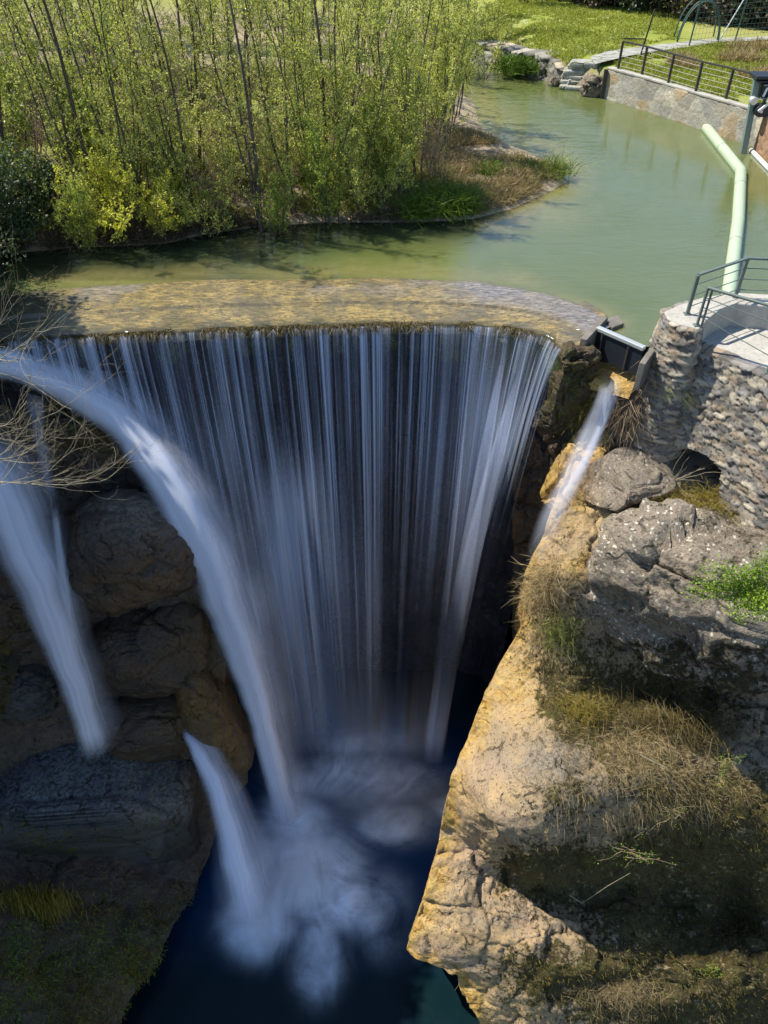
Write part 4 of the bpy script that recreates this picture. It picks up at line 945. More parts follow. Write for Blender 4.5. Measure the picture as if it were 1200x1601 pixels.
railing('dark steel railing with thin wires along the far retaining wall', ft, (1,)*7, 'rail', None, 5, 'wire', .09, .09, 1.05, wr=.010)
gp = empty('gate_post', AZ(1000, 90, 1.1)); tag(gp, 'slim dark post behind the end of the far railing', 'post')
b = MB(); b.bar((0, 0, 0), (.25, 0, 1.9), .06, .06, up=(0, 1, 0)); b.build('post', M['rail'], gp)
b = MB(); b.bar((.08, 0, .75), (-.95, -.1, .78), .05, .05); b.build('crossbar', M['rail'], gp)
br = empty('mooring_bracket', AZ(1108, 198, .1)); tag(br, 'rusty upright bracket on the wall where the green boom ends', 'bracket')
b = MB(); b.bar((0, -.22, -.2), (0, -.22, .98), .07, .07, up=(1, 0, 0)); b.build('upright', M['rail'], br)
b = MB(); b.bar((0, -.22, .95), (.28, .12, .95), .08, .12); b.build('arm', M['rail'], br)

# ---- floating boom
bo = empty('floating_boom', AZ(1150, 350, 0)); tag(bo, 'long pale green floating pipe boom bent across the channel', 'boom')
bp = [AZ(1104, 200, .08), AZ(1158, 268, .08), AZ(1154, 345, .08), AZ(1139, 462, .08), AZ(1125, 530, .08)]
for i, (p, q) in enumerate(zip(bp[:-1], bp[1:])):
    d = (q-p).normalized(); b = MB(); r = .19
    b.tube([p-d*.04-bo.location, p-bo.location, p+d*.03-bo.location, q-d*.08-bo.location, q-d*.03-bo.location, q-bo.location], [r*.9, r, r, r, r*.97, r*.8], 20)
    b.build('pipe', M['boom'], bo, 0, True)
    b = MB(); b.tube([q-d*.14-bo.location, q-d*.10-bo.location], r*1.04, 20); b.build('collar', M['boom'], bo, 0, True)
    for q_ in ((.33,) if i else (.5,)):
        c_ = p.lerp(q, q_)-bo.location; b = MB(); b.tube([c_-d*.02, c_+d*.02], r*1.03, 20); b.build('band', M['greenpost'], bo, 0, True)

# ---- screen cleaning machine at the right edge
tm = empty('screen_cleaner', AZ(1163, 240, 0)); tag(tm, 'dark screen cleaning machine on a slanted grey green post at the right edge', 'machine')
def cleaner():
    foot = Vector((0, 0, -.1)); X = AZ(1163, 240, 0)
    b = MB(); b.bar((0, 0, -.3), (-.12, .5, 2.45), .16, .22, up=(1, 0, 0)); b.build('post', M['greenpost'], tm, .01)
    b = MB(); b.box((.45, .5, 2.5), (1.5, .8, .10)); b.box((.48, .5, 2.36), (1.3, .65, .07)); b.build('top_cover', M['black'], tm, .02)
    b = MB(); b.box((.62, .45, 2.05), (1.1, .55, .50)); b.build('casing', M['black'], tm, .03)
    b = MB(); b.box((.62, .12, 2.27), (1.15, .06, .05)); b.box((.62, .12, 1.84), (1.15, .06, .05)); b.build('casing_trim', M['greenpost'], tm, .01)
    b = MB(); b.bar((.18, .1, 2.2), (.12, .1, 1.9), .09, .06, up=(1, 0, 0)); b.build('lever', M['white'], tm, .02)
    b = MB(); b.tube([(.15, -.02, 1.45), (.15, .35, 1.45)], .20, 20); b.box((.45, .15, 1.45), (.6, .36, .38)); b.build('gearbox', M['black'], tm, .02)
    b = MB(); b.bar((.03, -.06, 1.45), (.32, -.06, 1.72), .10, .05, up=(0, 1, 0)); b.box((.42, -.05, 1.86), (.34, .1, .22)); b.build('rake_arm', M['white'], tm, .02)
    b = MB(); b.tube([(.15, -.05, 1.45), (.15, -.08, 1.45)], .05, 12); b.build('pivot', M['galv'], tm)
    b = MB(); b.tube([(-.14, .35, 1.75), (-.14, .1, 1.75)], .13, 16); b.build('motor', M['galv'], tm, .01)
    b = MB(); b.bar((.75, .1, 1.3), (.62, .1, .2), .12, .12, up=(1, 0, 0)); b.build('hose', M['black'], tm, .02)
cleaner()
bw = empty('intake_wall', AZ(1185, 245, 0)); tag(bw, 'orange brick intake wall with a white pipe at its foot', 'wall')
stone_wall_mesh('brick_face', [AZ(1176, 238, 0), AZ(1230, 270, 0), AZ(1300, 320, 0)], 1.3, -.4, 0, 'rubble', bw, (.25, .09), .012, 21, [(.42, .24, .13), (.36, .20, .12), (.48, .30, .18)], .6, res=.05, grout=(.40, .34, .26))
b = MB(); b.tube([AZ(1174, 235, .05)-bw.location, AZ(1200, 262, .05)-bw.location, AZ(1240, 300, .05)-bw.location], .08, 12); b.build('pipe', M['white'], bw, 0, True)

# ---- garden side: path, steps, stone blocks, hoops, fence
def strip(name, px_l, px_r, z, mat_, n=40):
    pl = np.array([at_z(x, y, z) for x, y in px_l]); pr = np.array([at_z(x, y, z) for x, y in px_r]); t = np.linspace(0, 1, len(pl)); T = np.linspace(0, 1, n)
    A = np.stack([np.interp(T, t, pl[:, k]) for k in range(3)], -1); B = np.stack([np.interp(T, t, pr[:, k]) for k in range(3)], -1)
    G = np.stack([A, A*.67+B*.33, A*.33+B*.67, B], 1); G[:, :, 2] += .015*vnoise(G*1.5)
    o = mesh_np(name, G.reshape(-1, 3), grid_faces(4, n), M[mat_]); return tag(o, kind='structure')
strip('path', [(922, 88), (950, 80), (1000, 73), (1060, 66), (1120, 60), (1200, 56)], [(930, 100), (962, 92), (1010, 82), (1070, 74), (1125, 66), (1205, 62)], 1.16, 'slabs')
stp = empty('stone_steps', AZ(905, 130, 0)); tag(stp, 'worn stone steps leading from the lawn down to the channel', 'steps')
for i, (x, y, z) in enumerate(((915, 99, .98), (910, 105, .80), (904, 112, .62), (901, 120, .42), (899, 128, .22), (897, 137, .06))):
    p = AZ(x, y, z)-stp.location; V, Fc = ICO[3]; W = np.sign(V)*np.abs(V)**.2*np.array([.66, .36, .11]); W = W+.05*fbm(W*3+i*5, 3, i)[:, None]
    W = W @ np.array(Matrix.Rotation(R(-18+random.uniform(-8, 8)), 3, 'Z')).T+np.array(p)
    mesh_np('step', W, Fc, M['slabs'], stp)
sb = empty('stone_bank', AZ(860, 120, 0)); tag(sb, 'old rough stone bank between the willows and the stone steps', 'wall')
stone_wall_mesh('stone_face', [AZ(740, 96, 0), AZ(782, 107, 0), AZ(800, 110, 0), AZ(832, 119, 0), AZ(862, 127, 0), AZ(893, 138, 0)], [.9, .95, .85, 1.0, .9, .35], -.5, .25, 'rubble', sb, (.85, .55), .20, 31, [(.36, .34, .30), (.24, .23, .21), (.46, .40, .30), (.20, .20, .18)], 1.2, res=.06, grout=(.05, .055, .03), irregular=.9)
blocks = [(928, 140, .5, .5, 'rough mossy stone between the steps and the retaining wall'), (938, 126, .5, .6, 'upper rough stone leaning against the retaining wall end'), (868, 130, .35, .2, 'small wet stone at the foot of the far bank'), (800, 110, .5, .2, 'flat pale stone lying in the water below the old stone bank')]
for i, (x, y, r, hh, lb) in enumerate(blocks):
    boulder(lb, AZ(x, y, .2 if i < 2 else .05), (r, .5, hh), R(-15+i*9), 30+i, 'lichen_rock', .4, .16, 6, (0, 0), lambda x, y, G: (0*x, .35+0*x, 0*x+.4), group='stones along the far bank')
hoop_r = empty('hoop_tunnel', AZ(1090, 68, 1.1)); tag(hoop_r, 'dark green plastic garden hoops arching over the path', 'garden arch')
for k, (dx, dy, rr) in enumerate(((0, 0, 1.05), (.12, .5, 1.05), (.3, 1.6, 1.05))):
    b = MB(); b.tube([Vector((dx-rr*math.cos(a)*.95, dy, 1.75*math.sin(a))) for a in np.linspace(0, math.pi, 25)], .035, 8); b.build('hoop', M['hoop'], hoop_r, 0, True)
fen = empty('mesh_fence', AZ(1150, 50, 1.2)); tag(fen, 'dark green wire mesh fence with leaning posts behind the hoops', 'fence')
def fence():
    lc = fen.location; pts = [AZ(x, y, 1.3) for x, y in ((1078, 66), (1150, 58), (1230, 52), (1330, 48))]
    for i, p in enumerate(pts):
        b = MB(); b.tube([p-lc-Vector((0, 0, .3)), p-lc+Vector((.1, 0, 2.3))], .04, 8); b.build('post', M['hoop'], fen)
    b = MB(); p = pts[1]; b.tube([p-lc+Vector((.05, 0, 1.9)), p-lc+Vector((-.9, -.4, 0))], .03, 6); b.build('brace', M['galv'], fen)
    b = MB()
    for p, q in zip(pts[:-1], pts[1:]):
        L = (q-p).length; n = int(L/.22)
        for k in range(10): b.tube([p-lc+Vector((0, 0, .1+k*.22)), q-lc+Vector((0, 0, .1+k*.22))], .006, 3, False)
        for k in range(n+1):
            a = p.lerp(q, k/n)-lc; b.tube([a+Vector((0, 0, .05)), a+Vector((0, 0, 2.1))], .006, 3, False)
    b.build('wire_mesh', M['hoop'], fen)
fence()

# ================================================================== VEGETATION
def tube_np(pts, rs, n=5):
    pts = np.asarray(pts, float); d = np.gradient(pts, axis=0); d /= np.linalg.norm(d, axis=1, keepdims=True)+1e-9
    x = np.cross(d, np.array([.13, .2, 1.0])); bad = np.linalg.norm(x, axis=1) < .05; x[bad] = np.cross(d[bad], np.array([0, 1., 0])); x /= np.linalg.norm(x, axis=1, keepdims=True); y = np.cross(x, d)
    a = np.arange(n)*2*math.pi/n; rs = np.asarray(rs)
    V = pts[:, None]+(x[:, None]*np.cos(a)[None, :, None]+y[:, None]*np.sin(a)[None, :, None])*rs[:, None, None]
    i = np.arange(len(pts)*n).reshape(len(pts), n); j = np.roll(i, -1, 1)
    Fc = np.stack([i[:-1], j[:-1], j[1:], i[1:]], -1).reshape(-1, 4); return V.reshape(-1, 3), Fc
class Tubes:
    def __init__(s): s.V = []; s.F = []; s.n = 0
    def add(s, pts, rs, n=5):
        V, Fc = tube_np(pts, rs, n); s.V.append(V); s.F.append(Fc+s.n); s.n += len(V)
    def arr(s): return np.concatenate(s.V), np.concatenate(s.F)
def leaves_np(P, size, rg, elong=2.0, droop=.0, dirs=None):
    n = len(P); d = rg.normal(size=(n, 3)) if dirs is None else dirs+rg.normal(size=(n, 3))*.5
    d[:, 2] -= droop; d /= np.linalg.norm(d, axis=1, keepdims=True); r = rg.normal(size=(n, 3)); s = np.cross(d, r); s /= np.linalg.norm(s, axis=1, keepdims=True)
    L = size*(.6+.8*rg.random(n))[:, None]; Wd = L/elong
    V = np.stack([P, P+d*L*.5+s*Wd*.5, P+d*L, P+d*L*.5-s*Wd*.5], 1).reshape(-1, 3)
    return V, np.arange(4*n).reshape(n, 4)
def blades_np(P, h, wd, rg, lean=.35, up=np.array([0, 0, 1.0]), bend=.3):
    n = len(P); l = rg.normal(size=(n, 3))*lean; d = up+l; d /= np.linalg.norm(d, axis=1, keepdims=True)
    H = h*(.5+rg.random(n))[:, None]; s = np.cross(d, rg.normal(size=(n, 3))); s /= np.linalg.norm(s, axis=1, keepdims=True); s *= wd/2
    g = l*np.array([1, 1, 0])*H*bend
    m = P+d*H*.55; tip = P+d*H+g-np.array([0, 0, 1])*H*bend*.3
    V = np.stack([P-s, P+s, m+s*.8, m-s*.8, m-s*.8, m+s*.8, tip+s*.15, tip-s*.15], 1).reshape(-1, 3)
    i = np.arange(n)[:, None]*8; Fc = np.concatenate([i+np.array([0, 1, 2, 3]), i+np.array([4, 5, 6, 7])], 0); return V, Fc

def branch(rg, p0, d0, L, n, wander=.12, up=.05):
    p = np.array(p0, float); d = np.array(d0, float); d /= np.linalg.norm(d); o = [p.copy()]
    for k in range(n):
        d = d+rg.normal(size=3)*wander+np.array([0, 0, up]); d /= np.linalg.norm(d); p = p+d*L/n; o.append(p.copy())
    return np.array(o)
def sapling(seed, H, stems, spread, leaf_n, leaf_s, leafm, lean=.12, r0=.045, twig_n=26, low=.12, twL=1.4):
    rg = np.random.default_rng(seed); T = Tubes(); LP = []
    for s_ in range(stems):
        a = rg.random()*6.28; ln = lean*(.3+rg.random()); h = H*(.65+.4*rg.random())
        st_ = branch(rg, (spread*math.cos(a)*rg.random(), spread*math.sin(a)*rg.random(), -.15), (math.cos(a)*ln, math.sin(a)*ln, 1), h, 12, .05, .06)
        r = r0*(.7+.6*rg.random()); T.add(st_, np.linspace(r, .008, 13), 6)
        for k in range(twig_n):
            f = low+(1-low)*rg.random()**.8; i = f*12; i0 = min(11, int(i)); p = st_[i0]*(1-(i-i0))+st_[i0+1]*(i-i0)
            b_ = rg.random()*6.28; el = .5+.8*rg.random(); L = twL*(1.1-f*.7)*(.5+.8*rg.random())
            tw = branch(rg, p, (math.cos(b_), math.sin(b_), el), L, 5, .16, .10); T.add(tw, np.linspace(.012*(1.2-f*.5), .003, 6), 3)
            LP.append((tw, L))
            for q in range(2):
                j = rg.integers(1, 5); t2 = branch(rg, tw[j], tw[j]-tw[j-1]+rg.normal(size=3)*.25, L*.5, 3, .2, .05); T.add(t2, np.linspace(.006, .002, 4), 3); LP.append((t2, L*.5))
    W = np.array([l for _, l in LP]); W /= W.sum(); P = []
    for (tw, l), n in zip(LP, rg.multinomial(leaf_n, W)):
        if n == 0: continue
        t = rg.random(n)*(len(tw)-1); i = np.minimum(t.astype(int), len(tw)-2); f = (t-i)[:, None]; P.append(tw[i]*(1-f)+tw[i+1]*f+rg.normal(size=(n, 3))*.025)
    P = np.concatenate(P); LV, LF = leaves_np(P, leaf_s, rg, 2.0)
    return T.arr(), (LV, LF)
def make_plant(name, bark_, leafm, data, label, cat, group):
    root = empty(name); tag(root, label, cat, group)
    (TV, TF), (LV, LF) = data
    mesh_np('trunk' if cat == 'tree' else 'stems', TV, TF, M[bark_], root); mesh_np('crown' if cat == 'tree' else 'foliage', LV, LF, M[leafm], root, False)
    return root
# willow saplings ----------------------------------------------------
kinds = [('slender', sapling(101, 8.0, 2, .2, 4200, .07, 'willow', .10, .05, 30)), ('clump', sapling(102, 7.0, 4, .35, 6200, .07, 'willow', .22, .035, 22)), ('single', sapling(103, 9.0, 1, .05, 2600, .07, 'willow', .08, .075, 40)),
         ('bushy', sapling(104, 5.5, 6, .4, 7000, .07, 'willow', .30, .025, 18)), ('low', sapling(105, 3.2, 8, .5, 4500, .07, 'willow', .45, .018, 12, .05, .9))]
LB = {'slender': 'slender twin stemmed willow sapling in fresh yellow green leaf in the riverside thicket', 'clump': 'spreading multi stemmed willow with fine yellow green leaves in the riverside thicket', 'single': 'straight dark single trunk rising above the shrubs of the riverside thicket',
      'bushy': 'bushy pale green willow with many thin stems in the riverside thicket', 'low': 'low leafy willow bush at the foot of the riverside thicket'}
kinds += [('deep', sapling(106, 4.2, 6, .5, 6500, .075, 'willow', .35, .025, 16, .05, 1.1)), ('bare', sapling(107, 3.4, 9, .5, 160, .05, 'willow', .5, .02, 16, .05, 1.1)), ('poplar', sapling(108, 9.0, 2, .3, 900, .075, 'willow', .05, .05, 34, .2, 1.2))]
LB.update({'deep': 'deeper green leafy bush inside the riverside thicket', 'bare': 'bare brown twiggy bush inside the riverside thicket', 'poplar': 'tall nearly leafless dark trunked sapling standing in the riverside thicket'})
protos = {}
for k, d in kinds:
    ib = k in ('low', 'deep', 'bare'); protos[k] = make_plant('willow_bush' if ib else 'willow_tree', 'bark' if k != 'bare' else 'twig_bark', {'deep': 'willow_deep', 'slender': 'willow_pale', 'single': 'willow_pale', 'bare': 'willow_deep', 'poplar': 'willow_pale'}.get(k, 'willow'), d, LB[k], 'bush' if ib else 'tree', 'willows of the riverside thicket')
used = set()
def plant(k, x, y, rz, sc, label=None, group=None):
    p = protos[k]
    if k in used: o = copy_tree(p)
    else: o = p; used.add(k)
    z = ground_z(x, y) if isinstance(x, float) else 0
    o.location = (x, y, z); o.rotation_euler = (random.uniform(-.05, .05), random.uniform(-.05, .05), rz); o.scale = (sc, sc, sc*random.uniform(.9, 1.1))
    if label: o['label'] = label
    if group: o['group'] = group
    return o
def scatter_px(n, poly, mind, z=.3, tries=4000, seed=1):
    rg = random.Random(seed); xs = [p[0] for p in poly]; ys = [p[1] for p in poly]; W = [AZ(x, y, z) for x, y in poly]; wp = [(v.x, v.y) for v in W]
    x0, x1, y0, y1 = min(a for a, _ in wp), max(a for a, _ in wp), min(b for _, b in wp), max(b for _, b in wp); out = []
    for _ in range(tries):
        x, y = rg.uniform(x0, x1), rg.uniform(y0, y1)
        if not inside(np.array([x]), np.array([y]), wp)[0]: continue
        if any((x-a)**2+(y-b_)**2 < mind*mind for a, b_ in out): continue
        out.append((x, y))
        if len(out) >= n: break
    return out
thick_poly = [(-160, 372), (200, 352), (380, 332), (560, 318), (650, 305), (690, 270), (700, 215), (690, 165), (640, 130), (300, 105), (-260, 100)]
pts = scatter_px(76, thick_poly, 1.25, seed=3)
for i, (x, y) in enumerate(pts):
    k = ['slender', 'clump', 'poplar', 'bushy', 'low', 'slender', 'poplar', 'single', 'clump', 'bare', 'slender'][i % 11]; plant(k, float(x), float(y), random.uniform(0, 6.28), random.uniform(.75, 1.15))
# the near edge row of taller stems
for (px, py, k, s) in ((408, 345, 'poplar', 1.1), (300, 330, 'poplar', .9), (130, 340, 'poplar', 1.0), (540, 300, 'poplar', .9), (5, 310, 'poplar', 1.35), (410, 345, 'single', .95), (462, 330, 'slender', 1.0), (505, 325, 'clump', 1.0), (270, 335, 'single', .8), (215, 345, 'slender', .85), (560, 312, 'clump', .9), (620, 300, 'bushy', 1.0), (660, 285, 'clump', .85), (695, 240, 'bushy', 1.0), (700, 200, 'clump', .9), (20, 330, 'single', 1.2), (715, 180, 'bushy', .9), (640, 255, 'slender', .9)):
    p = AZ(px, py, .3); plant(k, float(p.x), float(p.y), random.uniform(0, 6.28), s)
lowpts = scatter_px(54, [(-120, 392), (130, 378), (330, 356), (420, 348), (640, 330), (700, 300), (660, 240), (300, 260), (-120, 250)], .8, seed=9)
for i, (x, y) in enumerate(lowpts): plant(['low', 'deep', 'low', 'bare', 'deep', 'low', 'bare'][i % 7], float(x), float(y), random.uniform(0, 6.28), random.uniform(.5, .95))
# trees beyond the channel
for i, (px, py, k, s) in enumerate(((820, 6, 'bushy', 1.2), (700, 40, 'clump', 1.4), (560, 45, 'bushy', 1.5), (440, 40, 'clump', 1.5), (320, 48, 'bushy', 1.4), (180, 44, 'clump', 1.5), (60, 50, 'bushy', 1.5), (-60, 48, 'clump', 1.5), (640, 20, 'bushy', 1.8), (380, 15, 'bushy', 1.9), (120, 18, 'bushy', 1.9), (760, 60, 'low', 1.2), (740, 85, 'low', 1.3))):
    p = AZ(px, py, 1.0); plant(k, float(p.x), float(p.y), random.uniform(0, 6.28), s, 'pale green willow on the far side of the channel behind the thicket', 'willows beyond the channel')
# lime shrub hanging over the water
limes = make_plant('overhanging_shrub', 'bark', 'lime', sapling(201, 2.8, 7, .4, 4200, .085, 'lime', .9, .02, 12, .1, 1.0), 'bright lime green shrub leaning over the water below the thicket', 'bush', None)
limes.location = AZ(165, 368, .25); limes.rotation_euler = (R(14), 0, 0)
l2 = copy_tree(limes); l2.location = AZ(262, 372, .2); l2.rotation_euler = (R(22), R(6), 2.0); l2.scale = (.75,)*3; l2['label'] = 'smaller lime shrub trailing its twigs into the pool right of the bright one'
# dark evergreen at the left edge
def crown_cloud(seed, rad, n, size, clumps, hollow=.5):
    rg = np.random.default_rng(seed); c = rg.normal(size=(clumps, 3)); c /= np.linalg.norm(c, axis=1, keepdims=True); c *= (hollow+(1-hollow)*rg.random((clumps, 1))); c *= np.array(rad)*.8
    i = rg.integers(0, clumps, n); r = .30*np.mean(rad)*(.5+rg.random(clumps)); d = rg.normal(size=(n, 3)); d /= np.linalg.norm(d, axis=1, keepdims=True)
    P = c[i]+d*(r[i]*rg.random(n)**.4)[:, None]; return leaves_np(P, size, rg, 1.6), c
def ever_tree(name, loc, rad, h, n, size, seed, label, cat='tree', group=None, leafm='evergreen', clumps=46):
    root = empty(name, loc); tag(root, label, cat, group); (LV, LF), c = crown_cloud(seed, rad, n, size, clumps)
    LV = LV+np.array([0, 0, h]); T = Tubes(); rg = np.random.default_rng(seed)
    T.add(branch(rg, (0, 0, -.3), (0, 0, 1), h+rad[2]*.5, 8, .05, .05), np.linspace(.16, .04, 9), 7)
    for k in range(min(18, clumps)): 
        p0 = np.array([0, 0, h*.5+rg.random()*h*.5]); T.add(np.linspace(p0, c[k]+np.array([0, 0, h]), 6)+rg.normal(size=(6, 3))*.05, np.linspace(.05, .012, 6), 5)
    V, Fc = T.arr(); mesh_np('trunk' if cat == 'tree' else 'stems', V, Fc, M['bark'], root); mesh_np('crown' if cat == 'tree' else 'foliage', LV, LF, M[leafm], root, False); return root
e1 = ever_tree('evergreen_shrub', AZ(-10, 385, .3), (1.7, 1.5, 1.9), 1.6, 11000, .10, 5, 'dark evergreen shrub with pale glinting leaves at the left edge by the pool', 'bush')
e2 = ever_tree('evergreen_shrub', AZ(60, 345, .3), (1.3, 1.2, 1.1), 1.0, 6000, .09, 6, 'small dark evergreen shrub just behind the lime shrub', 'bush')
e3 = ever_tree('evergreen_shrub', AZ(-60, 455, .1), (1.6, 1.3, 1.3), .9, 8000, .10, 61, 'dark foliage drooping over the left end of the weir', 'bush')
# trees out of view left of the gorge, added to shade the falls
for i, (x, y, z, r, h) in enumerate(((-13.2, 18.2, .8, 2.4, 4.4), (-13.0, 15.0, 1.0, 2.5, 4.4), (-13.0, 11.6, 1.0, 1.9, 2.2), (-16.5, 16.5, 1.5, 2.6, 5.0), (-16.2, 13, 1.5, 2.6, 4.6), (-12.9, 8.9, 1.0, 1.8, 1.3))):
    ever_tree('shade_tree', (x, y, z), (r, r, r*1.15), h, 24000, .17, 70+i, 'unseen evergreen tree added left of the gorge to shade the falls', 'tree', 'unseen shade trees left of the gorge', clumps=60)
# dark hedge and wood behind the lawn
for i, (px, py, r) in enumerate(((880, -14, 2.4), (925, -6, 2.2), (975, 0, 2.4), (1030, 8, 2.4), (1085, 16, 2.3), (1140, 22, 2.4), (1195, 28, 2.4), (1250, 34, 2.6), (840, -30, 2.6), (1000, -30, 3.2), (1100, -20, 3.2), (1200, -12, 3.2), (900, -45, 3.0))):
    p = AZ(px, py, 1.4); ever_tree('hedge_tree', (p.x, p.y, ground_z(p.x, p.y)), (r*1.2, r, r*1.1), 1.5, 6500, .2, 90+i, 'dark leafless brown green tree in the shady belt behind the lawn', 'tree', 'trees in the shady belt behind the lawn', 'dark_twigs' if i % 3 else 'evergreen', 40)
# undergrowth beyond: far wood mass
def far_wood():
    rg = np.random.default_rng(8); n = 26000; P = np.stack([rg.uniform(-70, 70, n), rg.uniform(84, 100, n), 1+rg.random(n)**.8*14], -1)
    V, Fc = leaves_np(P, .9, rg, 1.4); o = mesh_np('woods', V, Fc, M['bush'], None, False); tag(o, 'far off green wood closing the view behind the meadow', 'woods', kind='stuff')
far_wood()

# ---- grasses (uncountable) -----------------------------------------
def zfun(P):  # vectorised ground height
    X, Y = P[:, 0], P[:, 1]; d = river_sd(X, Y); r = smooth(0, 2.5, X-AZ(770, 100).x)*smooth(-1, 1, Y-26)
    hl = np.where(d > 0, np.minimum(d*.35+.02, .3)+.35*smooth(1, 8, d), np.maximum(d*.35, -1.4)); hr = np.where(d > 0, .95*smooth(0, .5, d)+.12*smooth(1, 8, d), -1.4)
    return hl*(1-r)+hr*r+smooth(0, 14, Y-58+(X-18)*.4)*3.5*smooth(8, 16, X), d
def field(name, polypx, n, h, wd, matn, z, seed, label, clump=.6, lean=.4, dmin=.1, thr=-.1):
    rg = np.random.default_rng(seed); wp = [tuple(at_z(x, y, z)[:2]) for x, y in polypx]; a = np.array(wp); lo, hi = a.min(0), a.max(0); P = rg.uniform(lo, hi, (n*3, 2)); P = P[inside(P[:, 0], P[:, 1], wp)]
    k = fbm(np.stack([P[:, 0]*clump, P[:, 1]*clump, 0*P[:, 0]], -1), 3, seed); P = P[k > thr][:n]
    zz, d = zfun(P); P = P[d > dmin]; zz = zz[d > dmin]; Q = np.stack([P[:, 0], P[:, 1], zz-.02], -1)
    V, Fc = blades_np(Q, h, wd, rg, lean); o = mesh_np(name, V, Fc, M[matn], None, False); tag(o, label, 'grass', kind='stuff'); return o
lawn_poly = [(790, 95), (840, 104), (890, 92), (960, 76), (1060, 62), (1060, 20), (860, -12), (760, 0), (740, 60)]
field('lawn_grass', lawn_poly, 42000, .13, .045, 'lawngrass', 1.05, 1, 'short bright green grass of the lawn behind the stone bank', .8, .5, .3, -.4)
field('meadow_grass', [(970, 105), (1190, 165), (1260, 190), (1300, 80), (1130, 68), (960, 92)], 30000, .22, .04, 'lawngrass', 1.1, 2, 'rougher green grass behind the far railing', .7, .5, .3, -.3)
field('dry_weeds', [(1040, 100), (1260, 140), (1260, 75), (1080, 76)], 9000, .5, .03, 'drygrass', 1.1, 3, 'dry brown weeds standing in the grass behind the far railing', .9, .35, .3, 0)
field('dead_grass', [(640, 330), (740, 335), (800, 318), (850, 298), (880, 278), (820, 240), (760, 215), (700, 200), (640, 260)], 26000, .28, .02, 'drygrass', .3, 4, 'dead straw coloured grass on the spit', .9, .7, .12, -.15)
field('thicket_litter', [(-150, 395), (330, 360), (640, 340), (700, 300), (690, 160), (500, 120), (-150, 120)], 60000, .35, .025, 'twigs', .3, 5, 'brown dead stalks and litter under the thicket', .7, .9, .12, -.1)
field('thicket_grass', [(-150, 388), (330, 356), (640, 335), (700, 300), (690, 160), (500, 120), (-150, 120)], 50000, .40, .03, 'bush', .3, 6, 'green undergrowth under the thicket', .6, .6, .2, .02)
def tuft(label, px, py, n, h, wd, matn, rad, seed, z=.15, group=None, up=(0, 0, 1.), lean=.5, loc=None, name='grass_tuft', bend=.5):
    rg = np.random.default_rng(seed); p = loc if loc is not None else AZ(px, py, z); P = rg.normal(size=(n, 3))*np.array([rad, rad, .04]) if np.isscalar(rad) else rg.normal(size=(n, 3))*np.array(rad)
    V, Fc = blades_np(P, h, wd, rg, lean, np.array(up), bend); o = mesh_np(name, V, Fc, M[matn], None, False); o.location = p; tag(o, label, 'grass tuft', group); return o
field('daisies', lawn_poly, 2600, .07, .06, 'daisy', 1.12, 71, 'small white daisies dotted over the lawn', .8, .6, .3, .05)
field('shore_brush', [(-150, 396), (120, 388), (330, 366), (520, 349), (640, 348), (640, 332), (330, 345), (-150, 372)], 22000, .4, .018, 'dark_twigs', .2, 72, 'dark dead brush along the waterline of the thicket', .9, 1.1, .0, -.3)
tuft('dark green sedge clump at the waterline, the largest on the spit', 705, 322, 1500, .6, .028, 'greengrass', .38, 1, .2, lean=.6)
tuft('green sedge clump at the water left of the largest one', 655, 330, 700, .5, .028, 'greengrass', .32, 2, .2, lean=.55)
tuft('small green tuft on the middle of the spit', 765, 270, 520, .35, .025, 'greengrass', .28, 3, .3)
tuft('green tuft near the tip of the spit', 825, 268, 450, .4, .025, 'greengrass', .35, 4, .25)
tuft('sparse green weeds at the very tip of the spit', 868, 272, 350, .6, .02, 'bush', .3, 5, .15)
tuft('dark green rushes among the stones of the far bank', 812, 108, 900, .6, .05, 'greengrass', .5, 6, .3)

def rock_cover(key, n, h, wd, matn, seed, label, wfun, lean=.9, up=(0, -.15, .6), name='dry_grass_cover'):
    G, N, m, px, py = COVER[key]; rg = np.random.default_rng(seed); wt = wfun(m, px, py)*np.clip(.5+1.6*fbm(G*1.3, 4, seed), 0, 1.5); wt = np.clip(wt, 0, None); wt /= wt.sum()
    i = rg.choice(len(G), n, p=wt); P = G[i]+rg.normal(size=(n, 3))*.05; d = N[i]*.7+np.array(up)
    l = rg.normal(size=(n, 3))*lean*.5; d = d+l; d /= np.linalg.norm(d, axis=1, keepdims=True); H = h*(.4+rg.random(n))[:, None]; s_ = np.cross(d, rg.normal(size=(n, 3))); s_ /= np.linalg.norm(s_, axis=1, keepdims=True); s_ *= wd/2
    mid = P+d*H*.5; tip = P+d*H-np.array([0, 0, 1])*H*.35
    V = np.stack([P-s_, P+s_, mid+s_*.8, mid-s_*.8, mid-s_*.8, mid+s_*.8, tip+s_*.2, tip-s_*.2], 1).reshape(-1, 3); k = np.arange(n)[:, None]*8; Fc = np.concatenate([k+np.array([0, 1, 2, 3]), k+np.array([4, 5, 6, 7])], 0)
    o = mesh_np(name, V, Fc, M[matn], None, False); tag(o, label, 'grass', kind='stuff')
rock_cover('right', 12000, .14, .009, 'drygrass', 301, 'thin dry grass and stalks growing over the right hand rock', lambda m, x, y: np.clip(m-.15, 0, 1)**1.5*(1-.6*smooth(1290, 1340, y)*smooth(1460, 1420, y))+.5*gauss(x, y, 990, 1210, 110, 45))
rock_cover('right', 16000, .12, .010, 'mossgrass', 302, 'olive moss and short grass on the right hand rock', lambda m, x, y: np.clip(m-.15, 0, 1)**1.5)
